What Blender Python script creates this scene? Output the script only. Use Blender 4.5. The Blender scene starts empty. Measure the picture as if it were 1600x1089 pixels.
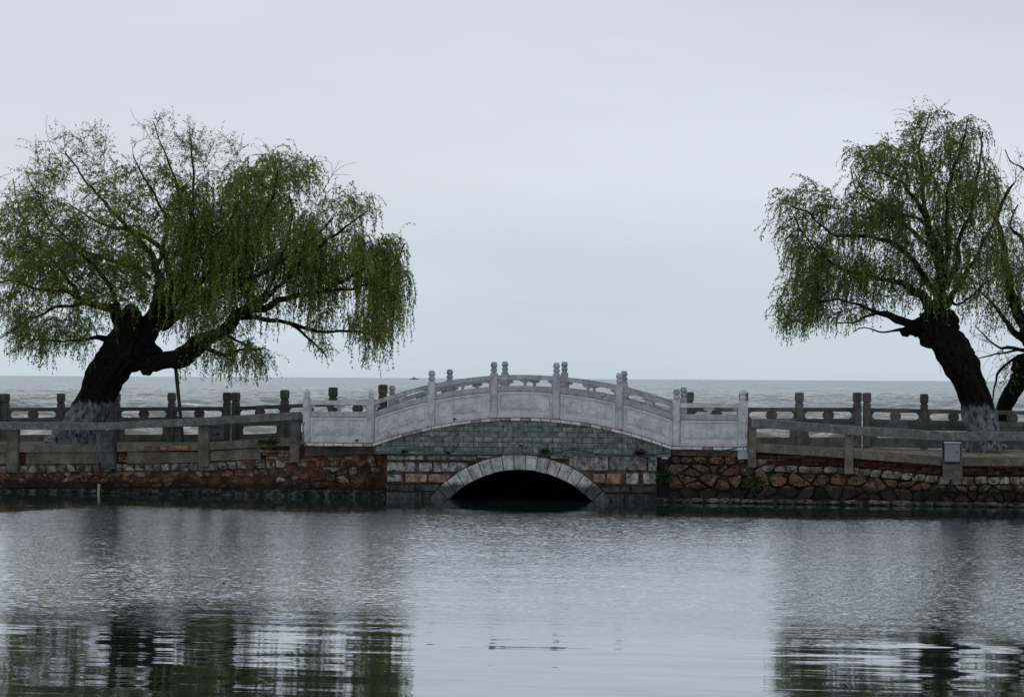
import bpy, math, random
import numpy as np
from mathutils import Vector, Matrix, Euler, noise as mnoise

random.seed(7)
rng = np.random.default_rng(11)
SC = bpy.context.scene
COL = SC.collection

# ------------------------------------------------------------------ camera
F = 3100.0                       # focal length in photo pixels (1600 wide)
YAW = math.atan(430.0 / F)
PITCH = math.atan(46.8 / F)
ROLL = math.radians(0.32)
CH = 2.525
D0 = F * math.cos(YAW) / 75.0
CAM = Vector((0.0, -D0, CH))
MROT = Matrix.Rotation(YAW, 4, 'Z') @ Matrix.Rotation(math.pi / 2 + PITCH, 4, 'X') @ Matrix.Rotation(ROLL, 4, 'Z')
cd = bpy.data.cameras.new('camera')
cd.sensor_width = 36.0
cd.lens = 36.0 * F / 1600.0
cd.clip_start = 0.5
cd.clip_end = 40000.0
cam = bpy.data.objects.new('camera', cd)
cam.matrix_world = Matrix.Translation(CAM) @ MROT
COL.objects.link(cam)
SC.camera = cam
R3 = MROT.to_3x3()


def P(px, py, Y=0.0):
    """point of the vertical plane at depth Y where the photo shows (px, py)"""
    d = R3 @ Vector(((px - 800.0) / F, -(py - 544.5) / F, -1.0))
    t = (Y - CAM.y) / d.y
    return CAM + d * t


def XP(px, Y=0.0):
    return P(px, 640, Y).x


def ZP(px, py, Y=0.0):
    return P(px, py, Y).z


# ------------------------------------------------------------------ sky, sun, exposure
SUN_EL, SUN_AZ = math.radians(58), math.radians(-35)     # high, beyond the causeway: the willows are lit from behind
world = bpy.data.worlds.new('World')
SC.world = world
world.use_nodes = True
wn = world.node_tree
wn.nodes.clear()


def N(nt, t, **kw):
    n = nt.nodes.new(t)
    for k, v in kw.items():
        setattr(n, k, v)
    return n


out = N(wn, 'ShaderNodeOutputWorld')
bg = N(wn, 'ShaderNodeBackground')
sky = N(wn, 'ShaderNodeTexSky', sky_type='NISHITA')
sky.sun_disc = False
sky.sun_elevation = SUN_EL
sky.sun_rotation = SUN_AZ
sky.air_density = 1.0
sky.dust_density = 4.0
sk = N(wn, 'ShaderNodeMix', data_type='RGBA', blend_type='MULTIPLY')
sk.inputs[0].default_value = 1.0
wn.links.new(sky.outputs[0], sk.inputs[6])
sk.inputs[7].default_value = (0.08, 0.08, 0.08, 1)
tc = N(wn, 'ShaderNodeTexCoord')
sep = N(wn, 'ShaderNodeSeparateXYZ')
wn.links.new(tc.outputs['Generated'], sep.inputs[0])
ramp = N(wn, 'ShaderNodeValToRGB')
wn.links.new(sep.outputs['Z'], ramp.inputs[0])
cr = ramp.color_ramp
cr.elements[0].position = 0.0
cr.elements[0].color = (0.515, 0.605, 0.665, 1)
cr.elements[1].position = 1.0
cr.elements[1].color = (0.66, 0.71, 0.77, 1)
for p_, c_ in ((0.03, (0.545, 0.635, 0.70, 1)), (0.10, (0.62, 0.68, 0.735, 1)), (0.2, (0.57, 0.625, 0.69, 1)), (0.45, (0.62, 0.67, 0.735, 1))):
    e = cr.elements.new(p_)
    e.color = c_
mp = N(wn, 'ShaderNodeMapping')
mp.inputs['Scale'].default_value = (1.4, 1.4, 6.0)
wn.links.new(tc.outputs['Generated'], mp.inputs[0])
nz = N(wn, 'ShaderNodeTexNoise')
nz.inputs['Scale'].default_value = 2.2
nz.inputs['Detail'].default_value = 4.0
nz.inputs['Roughness'].default_value = 0.5
wn.links.new(mp.outputs[0], nz.inputs['Vector'])
mr = N(wn, 'ShaderNodeMapRange')
mr.inputs['From Min'].default_value = 0.3
mr.inputs['From Max'].default_value = 0.7
mr.inputs['To Min'].default_value = 0.93
mr.inputs['To Max'].default_value = 1.07
wn.links.new(nz.outputs[0], mr.inputs[0])
cm = N(wn, 'ShaderNodeMix', data_type='RGBA', blend_type='MULTIPLY')
cm.inputs[0].default_value = 1.0
wn.links.new(ramp.outputs[0], cm.inputs[6])
wn.links.new(mr.outputs[0], cm.inputs[7])
mx = N(wn, 'ShaderNodeMix', data_type='RGBA')
mx.inputs[0].default_value = 0.95
wn.links.new(sk.outputs[2], mx.inputs[6])
wn.links.new(cm.outputs[2], mx.inputs[7])
wn.links.new(mx.outputs[2], bg.inputs[0])
bg.inputs[1].default_value = 1.12
wn.links.new(bg.outputs[0], out.inputs[0])

sl = bpy.data.lights.new('sun', 'SUN')
sl.energy = 0.5
sl.angle = math.radians(80)
sl.color = (1.0, 0.97, 0.93)
so = bpy.data.objects.new('sun', sl)
# direction towards the sun: azimuth measured from +Y
sd = Vector((math.sin(SUN_AZ) * math.cos(SUN_EL), math.cos(SUN_AZ) * math.cos(SUN_EL), math.sin(SUN_EL)))
so.rotation_euler = sd.to_track_quat('Z', 'Y').to_euler()
COL.objects.link(so)

SC.view_settings.view_transform = 'Standard'
SC.view_settings.look = 'None'
SC.view_settings.gamma = 1.0
SC.view_settings.exposure = 0.0
SC.view_settings.use_curve_mapping = False

# ------------------------------------------------------------------ materials
MATS = {}


def ramp_node(nt, stops):
    r = N(nt, 'ShaderNodeValToRGB')
    el = r.color_ramp.elements
    el[0].position, el[0].color = stops[0][0], (*stops[0][1], 1)
    el[1].position, el[1].color = stops[-1][0], (*stops[-1][1], 1)
    for p_, c_ in stops[1:-1]:
        e_ = el.new(p_)
        e_.color = (*c_, 1)
    return r


def stone_mat(name, base, dark, light, scale=6.0, bump=0.35, bscale=40.0, rough=0.85, rand=0.0, palette=None,
              wet=None, spots=None, streak=None, spec=0.12, speck=0.0):
    """weathered mineral surface: mottled tones, optional per-piece palette, dark spots, run-off streaks, algae band above the water"""
    m = bpy.data.materials.new(name)
    m.use_nodes = True
    nt = m.node_tree
    L = nt.links
    b = nt.nodes['Principled BSDF']
    geo = N(nt, 'ShaderNodeNewGeometry')
    pos = geo.outputs['Position']
    n1 = N(nt, 'ShaderNodeTexNoise')
    n1.inputs['Scale'].default_value = scale
    n1.inputs['Detail'].default_value = 8
    n1.inputs['Roughness'].default_value = 0.65
    L.new(pos, n1.inputs['Vector'])
    rp = ramp_node(nt, [(0.38, dark), (0.5, base), (0.63, light)])
    L.new(n1.outputs[0], rp.inputs[0])
    col = rp.outputs[0]
    if palette:
        oi = N(nt, 'ShaderNodeObjectInfo')
        pr = ramp_node(nt, [(i / len(palette), c) for i, c in enumerate(palette)])
        pr.color_ramp.interpolation = 'CONSTANT'
        # the palette wanders inside a piece too
        n2 = N(nt, 'ShaderNodeTexNoise')
        n2.inputs['Scale'].default_value = scale * 0.8
        n2.inputs['Detail'].default_value = 3
        L.new(pos, n2.inputs['Vector'])
        ad = N(nt, 'ShaderNodeMath', operation='MULTIPLY_ADD')
        L.new(n2.outputs[0], ad.inputs[0])
        ad.inputs[1].default_value = 0.55
        L.new(oi.outputs['Random'], ad.inputs[2])
        fr = N(nt, 'ShaderNodeMath', operation='FRACT')
        L.new(ad.outputs[0], fr.inputs[0])
        L.new(fr.outputs[0], pr.inputs[0])
        mm = N(nt, 'ShaderNodeMix', data_type='RGBA')
        mm.inputs[0].default_value = rand
        L.new(col, mm.inputs[6])
        L.new(pr.outputs[0], mm.inputs[7])
        # keep the fine mottling on top
        m2 = N(nt, 'ShaderNodeMix', data_type='RGBA', blend_type='OVERLAY')
        m2.inputs[0].default_value = 0.7
        L.new(mm.outputs[2], m2.inputs[6])
        nn = N(nt, 'ShaderNodeTexNoise')
        nn.inputs['Scale'].default_value = scale * 4
        nn.inputs['Detail'].default_value = 6
        L.new(pos, nn.inputs['Vector'])
        nr = ramp_node(nt, [(0.32, (0.05,) * 3), (0.66, (0.95,) * 3)])
        L.new(nn.outputs[0], nr.inputs[0])
        L.new(nr.outputs[0], m2.inputs[7])
        col = m2.outputs[2]
    elif rand:
        oi = N(nt, 'ShaderNodeObjectInfo')
        mrr = N(nt, 'ShaderNodeMapRange')
        mrr.inputs['To Min'].default_value = 1 - rand
        mrr.inputs['To Max'].default_value = 1 + rand
        L.new(oi.outputs['Random'], mrr.inputs[0])
        mm = N(nt, 'ShaderNodeMix', data_type='RGBA', blend_type='MULTIPLY')
        mm.inputs[0].default_value = 1.0
        L.new(col, mm.inputs[6])
        L.new(mrr.outputs[0], mm.inputs[7])
        col = mm.outputs[2]
    if spots:
        sc_, th, sc_col = spots
        n3 = N(nt, 'ShaderNodeTexNoise')
        n3.inputs['Scale'].default_value = sc_
        n3.inputs['Detail'].default_value = 9
        n3.inputs['Roughness'].default_value = 0.75
        L.new(pos, n3.inputs['Vector'])
        r3 = ramp_node(nt, [(th, (0, 0, 0)), (th + 0.05, (1, 1, 1))])
        L.new(n3.outputs[0], r3.inputs[0])
        mm = N(nt, 'ShaderNodeMix', data_type='RGBA')
        L.new(r3.outputs[0], mm.inputs[0])
        L.new(col, mm.inputs[6])
        mm.inputs[7].default_value = (*sc_col, 1)
        col = mm.outputs[2]
    if streak:
        amt, scol = streak
        mpp = N(nt, 'ShaderNodeMapping')
        mpp.inputs['Scale'].default_value = (7, 7, 0.8)
        L.new(pos, mpp.inputs[0])
        n4 = N(nt, 'ShaderNodeTexNoise')
        n4.inputs['Scale'].default_value = 1.6
        n4.inputs['Detail'].default_value = 6
        n4.inputs['Roughness'].default_value = 0.6
        L.new(mpp.outputs[0], n4.inputs['Vector'])
        r4 = ramp_node(nt, [(0.48, (0, 0, 0)), (0.72, (amt,) * 3)])
        L.new(n4.outputs[0], r4.inputs[0])
        mm = N(nt, 'ShaderNodeMix', data_type='RGBA')
        L.new(r4.outputs[0], mm.inputs[0])
        L.new(col, mm.inputs[6])
        mm.inputs[7].default_value = (*scol, 1)
        col = mm.outputs[2]
    if wet:
        sp = N(nt, 'ShaderNodeSeparateXYZ')
        L.new(pos, sp.inputs[0])
        n5 = N(nt, 'ShaderNodeTexNoise')
        n5.inputs['Scale'].default_value = 3.0
        n5.inputs['Detail'].default_value = 5
        L.new(pos, n5.inputs['Vector'])
        a1 = N(nt, 'ShaderNodeMath', operation='MULTIPLY_ADD')
        L.new(n5.outputs[0], a1.inputs[0])
        a1.inputs[1].default_value = -0.16
        L.new(sp.outputs['Z'], a1.inputs[2])
        r5 = N(nt, 'ShaderNodeMapRange')
        L.new(a1.outputs[0], r5.inputs[0])
        r5.inputs['From Min'].default_value = wet - 0.08 - 0.05
        r5.inputs['From Max'].default_value = wet - 0.08 + 0.05
        r5.inputs['To Min'].default_value = 0.82
        r5.inputs['To Max'].default_value = 0.0
        mm = N(nt, 'ShaderNodeMix', data_type='RGBA')
        L.new(r5.outputs[0], mm.inputs[0])
        L.new(col, mm.inputs[6])
        mm.inputs[7].default_value = (0.012, 0.013, 0.012, 1)
        col = mm.outputs[2]
    if speck:
        n6 = N(nt, 'ShaderNodeTexWhiteNoise')
        vm = N(nt, 'ShaderNodeVectorMath', operation='SCALE')
        vm.inputs['Scale'].default_value = 45.0
        vf = N(nt, 'ShaderNodeVectorMath', operation='FLOOR')
        L.new(pos, vm.inputs[0])
        L.new(vm.outputs[0], vf.inputs[0])
        L.new(vf.outputs[0], n6.inputs['Vector'])
        r6 = N(nt, 'ShaderNodeMapRange')
        r6.inputs['To Min'].default_value = 1 - speck
        r6.inputs['To Max'].default_value = 1 + speck
        L.new(n6.outputs['Value'], r6.inputs[0])
        mm = N(nt, 'ShaderNodeMix', data_type='RGBA', blend_type='MULTIPLY')
        mm.inputs[0].default_value = 1.0
        L.new(col, mm.inputs[6])
        L.new(r6.outputs[0], mm.inputs[7])
        col = mm.outputs[2]
    L.new(col, b.inputs['Base Color'])
    b.inputs['Roughness'].default_value = rough
    b.inputs['Specular IOR Level'].default_value = spec
    nb = N(nt, 'ShaderNodeTexNoise')
    nb.inputs['Scale'].default_value = bscale
    nb.inputs['Detail'].default_value = 8
    nb.inputs['Roughness'].default_value = 0.7
    L.new(pos, nb.inputs['Vector'])
    bp = N(nt, 'ShaderNodeBump')
    bp.inputs['Strength'].default_value = bump
    bp.inputs['Distance'].default_value = 0.03
    L.new(nb.outputs[0], bp.inputs['Height'])
    L.new(bp.outputs[0], b.inputs['Normal'])
    MATS[name] = m
    return m


M_MARBLE = stone_mat('white_marble', (0.44, 0.445, 0.455), (0.37, 0.373, 0.382), (0.50, 0.505, 0.517), scale=5, bump=0.12, bscale=60,
                     rough=0.65, rand=0.05, streak=(0.4, (0.24, 0.24, 0.25)), spots=(9, 0.67, (0.18, 0.17, 0.17)), speck=0.05)
M_POST = stone_mat('post_marble', (0.38, 0.382, 0.395), (0.28, 0.28, 0.29), (0.44, 0.445, 0.46), scale=6, bump=0.15, bscale=60,
                   rough=0.65, rand=0.06, streak=(0.6, (0.17, 0.17, 0.175)), spots=(8, 0.65, (0.13, 0.125, 0.125)), speck=0.1)
M_GAP = stone_mat('joint_shade', (0.03, 0.027, 0.026), (0.02, 0.018, 0.018), (0.04, 0.036, 0.034), scale=5, bump=0.1)  # marble joints, coloured dark to stand in for shade in the grooves
M_GAPR = stone_mat('red_joint', (0.10, 0.045, 0.035), (0.05, 0.025, 0.02), (0.15, 0.07, 0.055), scale=6, bump=0.2)
M_MARBLE_G = stone_mat('grey_marble', (0.30, 0.305, 0.32), (0.24, 0.245, 0.26), (0.36, 0.365, 0.385), scale=7, bump=0.2, bscale=60,
                       rough=0.7, rand=0.07, streak=(0.45, (0.13, 0.13, 0.13)), spots=(8, 0.62, (0.09, 0.085, 0.085)), speck=0.12)
M_MARBLE_R = stone_mat('stained_marble', (0.22, 0.20, 0.20), (0.13, 0.115, 0.115), (0.30, 0.29, 0.29), scale=8, bump=0.2, bscale=60,
                       rough=0.7, streak=(0.7, (0.16, 0.075, 0.055)), spots=(8, 0.6, (0.09, 0.08, 0.08)))
M_GRAN = stone_mat('grey_granite', (0.098, 0.092, 0.086), (0.066, 0.062, 0.058), (0.135, 0.128, 0.12), scale=3, bump=0.15, bscale=90,
                   rough=0.8, rand=0.22, speck=0.22, streak=(0.5, (0.05, 0.05, 0.045)))
M_CONC = stone_mat('cast_concrete', (0.105, 0.095, 0.08), (0.07, 0.062, 0.05), (0.145, 0.135, 0.115), scale=3.5, bump=0.3, bscale=70,
                   rough=0.85, rand=0.1, speck=0.16, streak=(0.45, (0.06, 0.05, 0.04)), spots=(5, 0.64, (0.045, 0.042, 0.035)))
M_PIER = stone_mat('dark_pier_stone', (0.075, 0.077, 0.08), (0.04, 0.042, 0.044), (0.105, 0.107, 0.11), scale=3, bump=0.2, bscale=60, rough=0.85,
                   streak=(0.8, (0.025, 0.025, 0.027)))
M_CAP = stone_mat('speckled_granite', (0.085, 0.083, 0.078), (0.055, 0.054, 0.05), (0.125, 0.122, 0.115), scale=6, bump=0.05, bscale=90,
                  rough=0.5, spec=0.4, speck=0.38, streak=(0.3, (0.04, 0.04, 0.035)))
M_GREEN = stone_mat('green_brick', (0.105, 0.127, 0.115), (0.055, 0.072, 0.064), (0.19, 0.21, 0.195), scale=9, bump=0.4, bscale=60,
                    rough=0.8, rand=0.32, streak=(0.6, (0.15, 0.165, 0.155)), spots=(6, 0.62, (0.045, 0.05, 0.043)))
M_JOINT = stone_mat('pale_joint', (0.15, 0.165, 0.15), (0.04, 0.045, 0.04), (0.24, 0.255, 0.24), scale=5, bump=0.3)
M_MORTAR = stone_mat('red_mortar', (0.052, 0.029, 0.021), (0.018, 0.012, 0.010), (0.115, 0.06, 0.04), scale=4, bump=0.9, bscale=22,
                     rough=0.95, wet=0.27, spots=(3, 0.56, (0.02, 0.014, 0.011)))
M_MORTAR_D = stone_mat('dark_mortar', (0.016, 0.012, 0.010), (0.007, 0.006, 0.005), (0.035, 0.024, 0.018), scale=4, bump=0.9, bscale=22,
                       rough=0.95, wet=0.3)
PAL_L = [(0.105, 0.085, 0.07), (0.15, 0.06, 0.035), (0.06, 0.035, 0.028), (0.19, 0.17, 0.15), (0.17, 0.07, 0.04), (0.10, 0.048, 0.035),
         (0.16, 0.10, 0.07), (0.05, 0.038, 0.034)]
M_RUB_L = stone_mat('rusty_rubble', (0.12, 0.07, 0.045), (0.04, 0.025, 0.02), (0.2, 0.12, 0.075), scale=5, bump=0.9, bscale=20,
                    rough=0.9, rand=0.85, palette=PAL_L, wet=0.27, spots=(6, 0.53, (0.035, 0.02, 0.015)))
PAL_R = [tuple(c * 0.82 for c in t) for t in [(0.095, 0.075, 0.06), (0.15, 0.08, 0.045), (0.055, 0.04, 0.034), (0.13, 0.10, 0.08), (0.12, 0.05, 0.032), (0.07, 0.055, 0.048),
         (0.15, 0.11, 0.075), (0.045, 0.034, 0.032)]]
M_RUB_R = stone_mat('brown_rubble', (0.10, 0.07, 0.055), (0.025, 0.018, 0.015), (0.19, 0.14, 0.1), scale=8, bump=1.0, bscale=20,
                    rough=0.9, rand=0.85, palette=PAL_R, wet=0.34, spots=(6, 0.53, (0.03, 0.02, 0.016)))
M_PALE = stone_mat('pale_rubble', (0.14, 0.125, 0.105), (0.05, 0.042, 0.036), (0.25, 0.235, 0.205), scale=7, bump=1.0, bscale=24,
                   rough=0.9, rand=0.4, spots=(5, 0.56, (0.035, 0.026, 0.02)))
M_LEDGE = stone_mat('mossy_footing', (0.020, 0.020, 0.018), (0.008, 0.008, 0.007), (0.085, 0.076, 0.068), scale=9, bump=1.0, bscale=18,
                    rough=0.8, rand=0.25, spots=(4, 0.6, (0.012, 0.012, 0.011)))
M_LEDGE_P = stone_mat('pale_footing', (0.075, 0.065, 0.058), (0.02, 0.018, 0.016), (0.16, 0.145, 0.13), scale=7, bump=1.0, bscale=22,
                      rough=0.85, rand=0.3, spots=(4, 0.56, (0.02, 0.015, 0.013)))
M_REDB = stone_mat('red_brick', (0.058, 0.018, 0.017), (0.022, 0.010, 0.010), (0.085, 0.028, 0.024), scale=8, bump=0.5, bscale=50,
                   rough=0.9, rand=0.5, spots=(4, 0.54, (0.02, 0.014, 0.012)))
M_OLDB = stone_mat('weathered_brick', (0.13, 0.08, 0.05), (0.06, 0.04, 0.03), (0.17, 0.12, 0.08), scale=8, bump=0.6, bscale=40,
                   rough=0.9, rand=0.35, spots=(5, 0.62, (0.04, 0.03, 0.02)))
M_BLOCK = stone_mat('pitted_block', (0.21, 0.21, 0.20), (0.065, 0.065, 0.062), (0.33, 0.33, 0.32), scale=7, bump=0.9, bscale=30,
                    rough=0.85, rand=0.3, wet=0.36, spots=(9, 0.55, (0.05, 0.042, 0.04)), streak=(0.95, (0.03, 0.028, 0.028)))
M_BLOCK_O = stone_mat('ochre_block', (0.21, 0.145, 0.105), (0.09, 0.06, 0.045), (0.29, 0.21, 0.155), scale=7, bump=0.7, bscale=35,
                      rough=0.85, rand=0.2, wet=0.3, spots=(11, 0.60, (0.07, 0.04, 0.03)), streak=(0.8, (0.06, 0.03, 0.02)))
M_VOUS = stone_mat('arch_stone', (0.34, 0.34, 0.32), (0.22, 0.22, 0.21), (0.45, 0.45, 0.42), scale=7, bump=0.6, bscale=40,
                   rough=0.8, rand=0.12, wet=0.32, spots=(12, 0.57, (0.06, 0.058, 0.055)), streak=(0.6, (0.10, 0.095, 0.09)))
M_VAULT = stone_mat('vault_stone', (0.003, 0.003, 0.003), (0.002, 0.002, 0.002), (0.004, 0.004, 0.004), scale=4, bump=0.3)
M_TILE = stone_mat('paving_stone', (0.15, 0.13, 0.10), (0.10, 0.085, 0.066), (0.19, 0.165, 0.13), scale=5, bump=0.15, rand=0.18)
M_GROUND = stone_mat('causeway_earth', (0.07, 0.062, 0.05), (0.04, 0.036, 0.03), (0.10, 0.09, 0.07), scale=3, bump=0.5)


def bark_mat(name, zw=None):
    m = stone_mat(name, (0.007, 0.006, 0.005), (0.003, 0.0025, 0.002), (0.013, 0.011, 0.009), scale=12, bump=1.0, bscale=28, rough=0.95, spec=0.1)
    if zw is None:
        return m
    nt = m.node_tree
    L = nt.links
    b = nt.nodes['Principled BSDF']
    src = b.inputs['Base Color'].links[0].from_socket
    geo = N(nt, 'ShaderNodeNewGeometry')
    sp = N(nt, 'ShaderNodeSeparateXYZ')
    L.new(geo.outputs['Position'], sp.inputs[0])
    mpp = N(nt, 'ShaderNodeMapping')
    mpp.inputs['Scale'].default_value = (9, 9, 1.5)
    L.new(geo.outputs['Position'], mpp.inputs[0])
    n = N(nt, 'ShaderNodeTexNoise')
    n.inputs['Scale'].default_value = 1.3
    n.inputs['Detail'].default_value = 6
    L.new(mpp.outputs[0], n.inputs['Vector'])
    a = N(nt, 'ShaderNodeMath', operation='MULTIPLY_ADD')
    L.new(n.outputs[0], a.inputs[0])
    a.inputs[1].default_value = 0.4
    L.new(sp.outputs['Z'], a.inputs[2])
    mr_ = N(nt, 'ShaderNodeMapRange')
    L.new(a.outputs[0], mr_.inputs[0])
    mr_.inputs['From Min'].default_value = zw + 0.20 - 0.05
    mr_.inputs['From Max'].default_value = zw + 0.20 + 0.05
    mr_.inputs['To Min'].default_value = 1
    mr_.inputs['To Max'].default_value = 0
    # flaked paint
    n2 = N(nt, 'ShaderNodeTexNoise')
    n2.inputs['Scale'].default_value = 16
    n2.inputs['Detail'].default_value = 9
    n2.inputs['Roughness'].default_value = 0.7
    fm = N(nt, 'ShaderNodeMapping')
    fm.inputs['Scale'].default_value = (1.0, 1.0, 0.3)
    L.new(geo.outputs['Position'], fm.inputs[0])
    L.new(fm.outputs[0], n2.inputs['Vector'])
    r2 = ramp_node(nt, [(0.38, (0.08, 0.08, 0.08)), (0.50, (1, 1, 1))])
    L.new(n2.outputs[0], r2.inputs[0])
    mu = N(nt, 'ShaderNodeMath', operation='MULTIPLY')
    L.new(mr_.outputs[0], mu.inputs[0])
    L.new(r2.outputs[0], mu.inputs[1])
    n3 = N(nt, 'ShaderNodeTexNoise')
    n3.inputs['Scale'].default_value = 9
    n3.inputs['Detail'].default_value = 6
    L.new(geo.outputs['Position'], n3.inputs['Vector'])
    r3 = ramp_node(nt, [(0.34, (0.065, 0.063, 0.063)), (0.64, (0.21, 0.21, 0.215))])
    L.new(n3.outputs[0], r3.inputs[0])
    mm = N(nt, 'ShaderNodeMix', data_type='RGBA')
    L.new(mu.outputs[0], mm.inputs[0])
    L.new(src, mm.inputs[6])
    L.new(r3.outputs[0], mm.inputs[7])
    L.new(mm.outputs[2], b.inputs['Base Color'])
    return m


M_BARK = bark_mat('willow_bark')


def plain_mat(name, c, rough=0.6, metal=0.0, var=0.15):
    return stone_mat(name, c, tuple(x * (1 - var) for x in c), tuple(x * (1 + var) for x in c), scale=6, bump=0.08, rough=rough, spec=0.4)


def leaf_mat(name, ca, cb, cc, trans=0.42):
    m = bpy.data.materials.new(name)
    m.use_nodes = True
    nt = m.node_tree
    L = nt.links
    nt.nodes.clear()
    o = N(nt, 'ShaderNodeOutputMaterial')
    geo = N(nt, 'ShaderNodeNewGeometry')
    n = N(nt, 'ShaderNodeTexNoise')
    n.inputs['Scale'].default_value = 1.3
    n.inputs['Detail'].default_value = 5
    L.new(geo.outputs['Position'], n.inputs['Vector'])
    a = N(nt, 'ShaderNodeMath', operation='MULTIPLY_ADD')
    L.new(geo.outputs['Random Per Island'], a.inputs[0])
    a.inputs[1].default_value = 0.4
    L.new(n.outputs[0], a.inputs[2])
    r = ramp_node(nt, [(0.42, ca), (0.66, cb), (0.9, cc)])
    L.new(a.outputs[0], r.inputs[0])
    d = N(nt, 'ShaderNodeBsdfDiffuse')
    t = N(nt, 'ShaderNodeBsdfTranslucent')
    L.new(r.outputs[0], d.inputs[0])
    L.new(r.outputs[0], t.inputs[0])
    ms = N(nt, 'ShaderNodeMixShader')
    ms.inputs[0].default_value = trans
    L.new(d.outputs[0], ms.inputs[1])
    L.new(t.outputs[0], ms.inputs[2])
    g = N(nt, 'ShaderNodeBsdfGlossy')
    g.inputs['Roughness'].default_value = 0.45
    g.inputs[0].default_value = (0.8, 0.9, 0.8, 1)
    m2 = N(nt, 'ShaderNodeMixShader')
    m2.inputs[0].default_value = 0.03
    L.new(ms.outputs[0], m2.inputs[1])
    L.new(g.outputs[0], m2.inputs[2])
    L.new(m2.outputs[0], o.inputs[0])
    return m


M_LEAF = leaf_mat('willow_leaf', (0.028, 0.052, 0.007), (0.105, 0.15, 0.012), (0.19, 0.235, 0.018))
M_LEAF2 = leaf_mat('willow_leaf_dull', (0.026, 0.05, 0.009), (0.085, 0.13, 0.015), (0.155, 0.205, 0.022))
M_TWIG = plain_mat('willow_twig', (0.024, 0.022, 0.012), 0.9)
M_WEED = leaf_mat('weed_leaf', (0.015, 0.03, 0.008), (0.025, 0.045, 0.012), (0.04, 0.06, 0.015))
M_WEEDR = leaf_mat('red_weed_leaf', (0.03, 0.01, 0.01), (0.07, 0.015, 0.015), (0.05, 0.03, 0.015))


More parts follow.
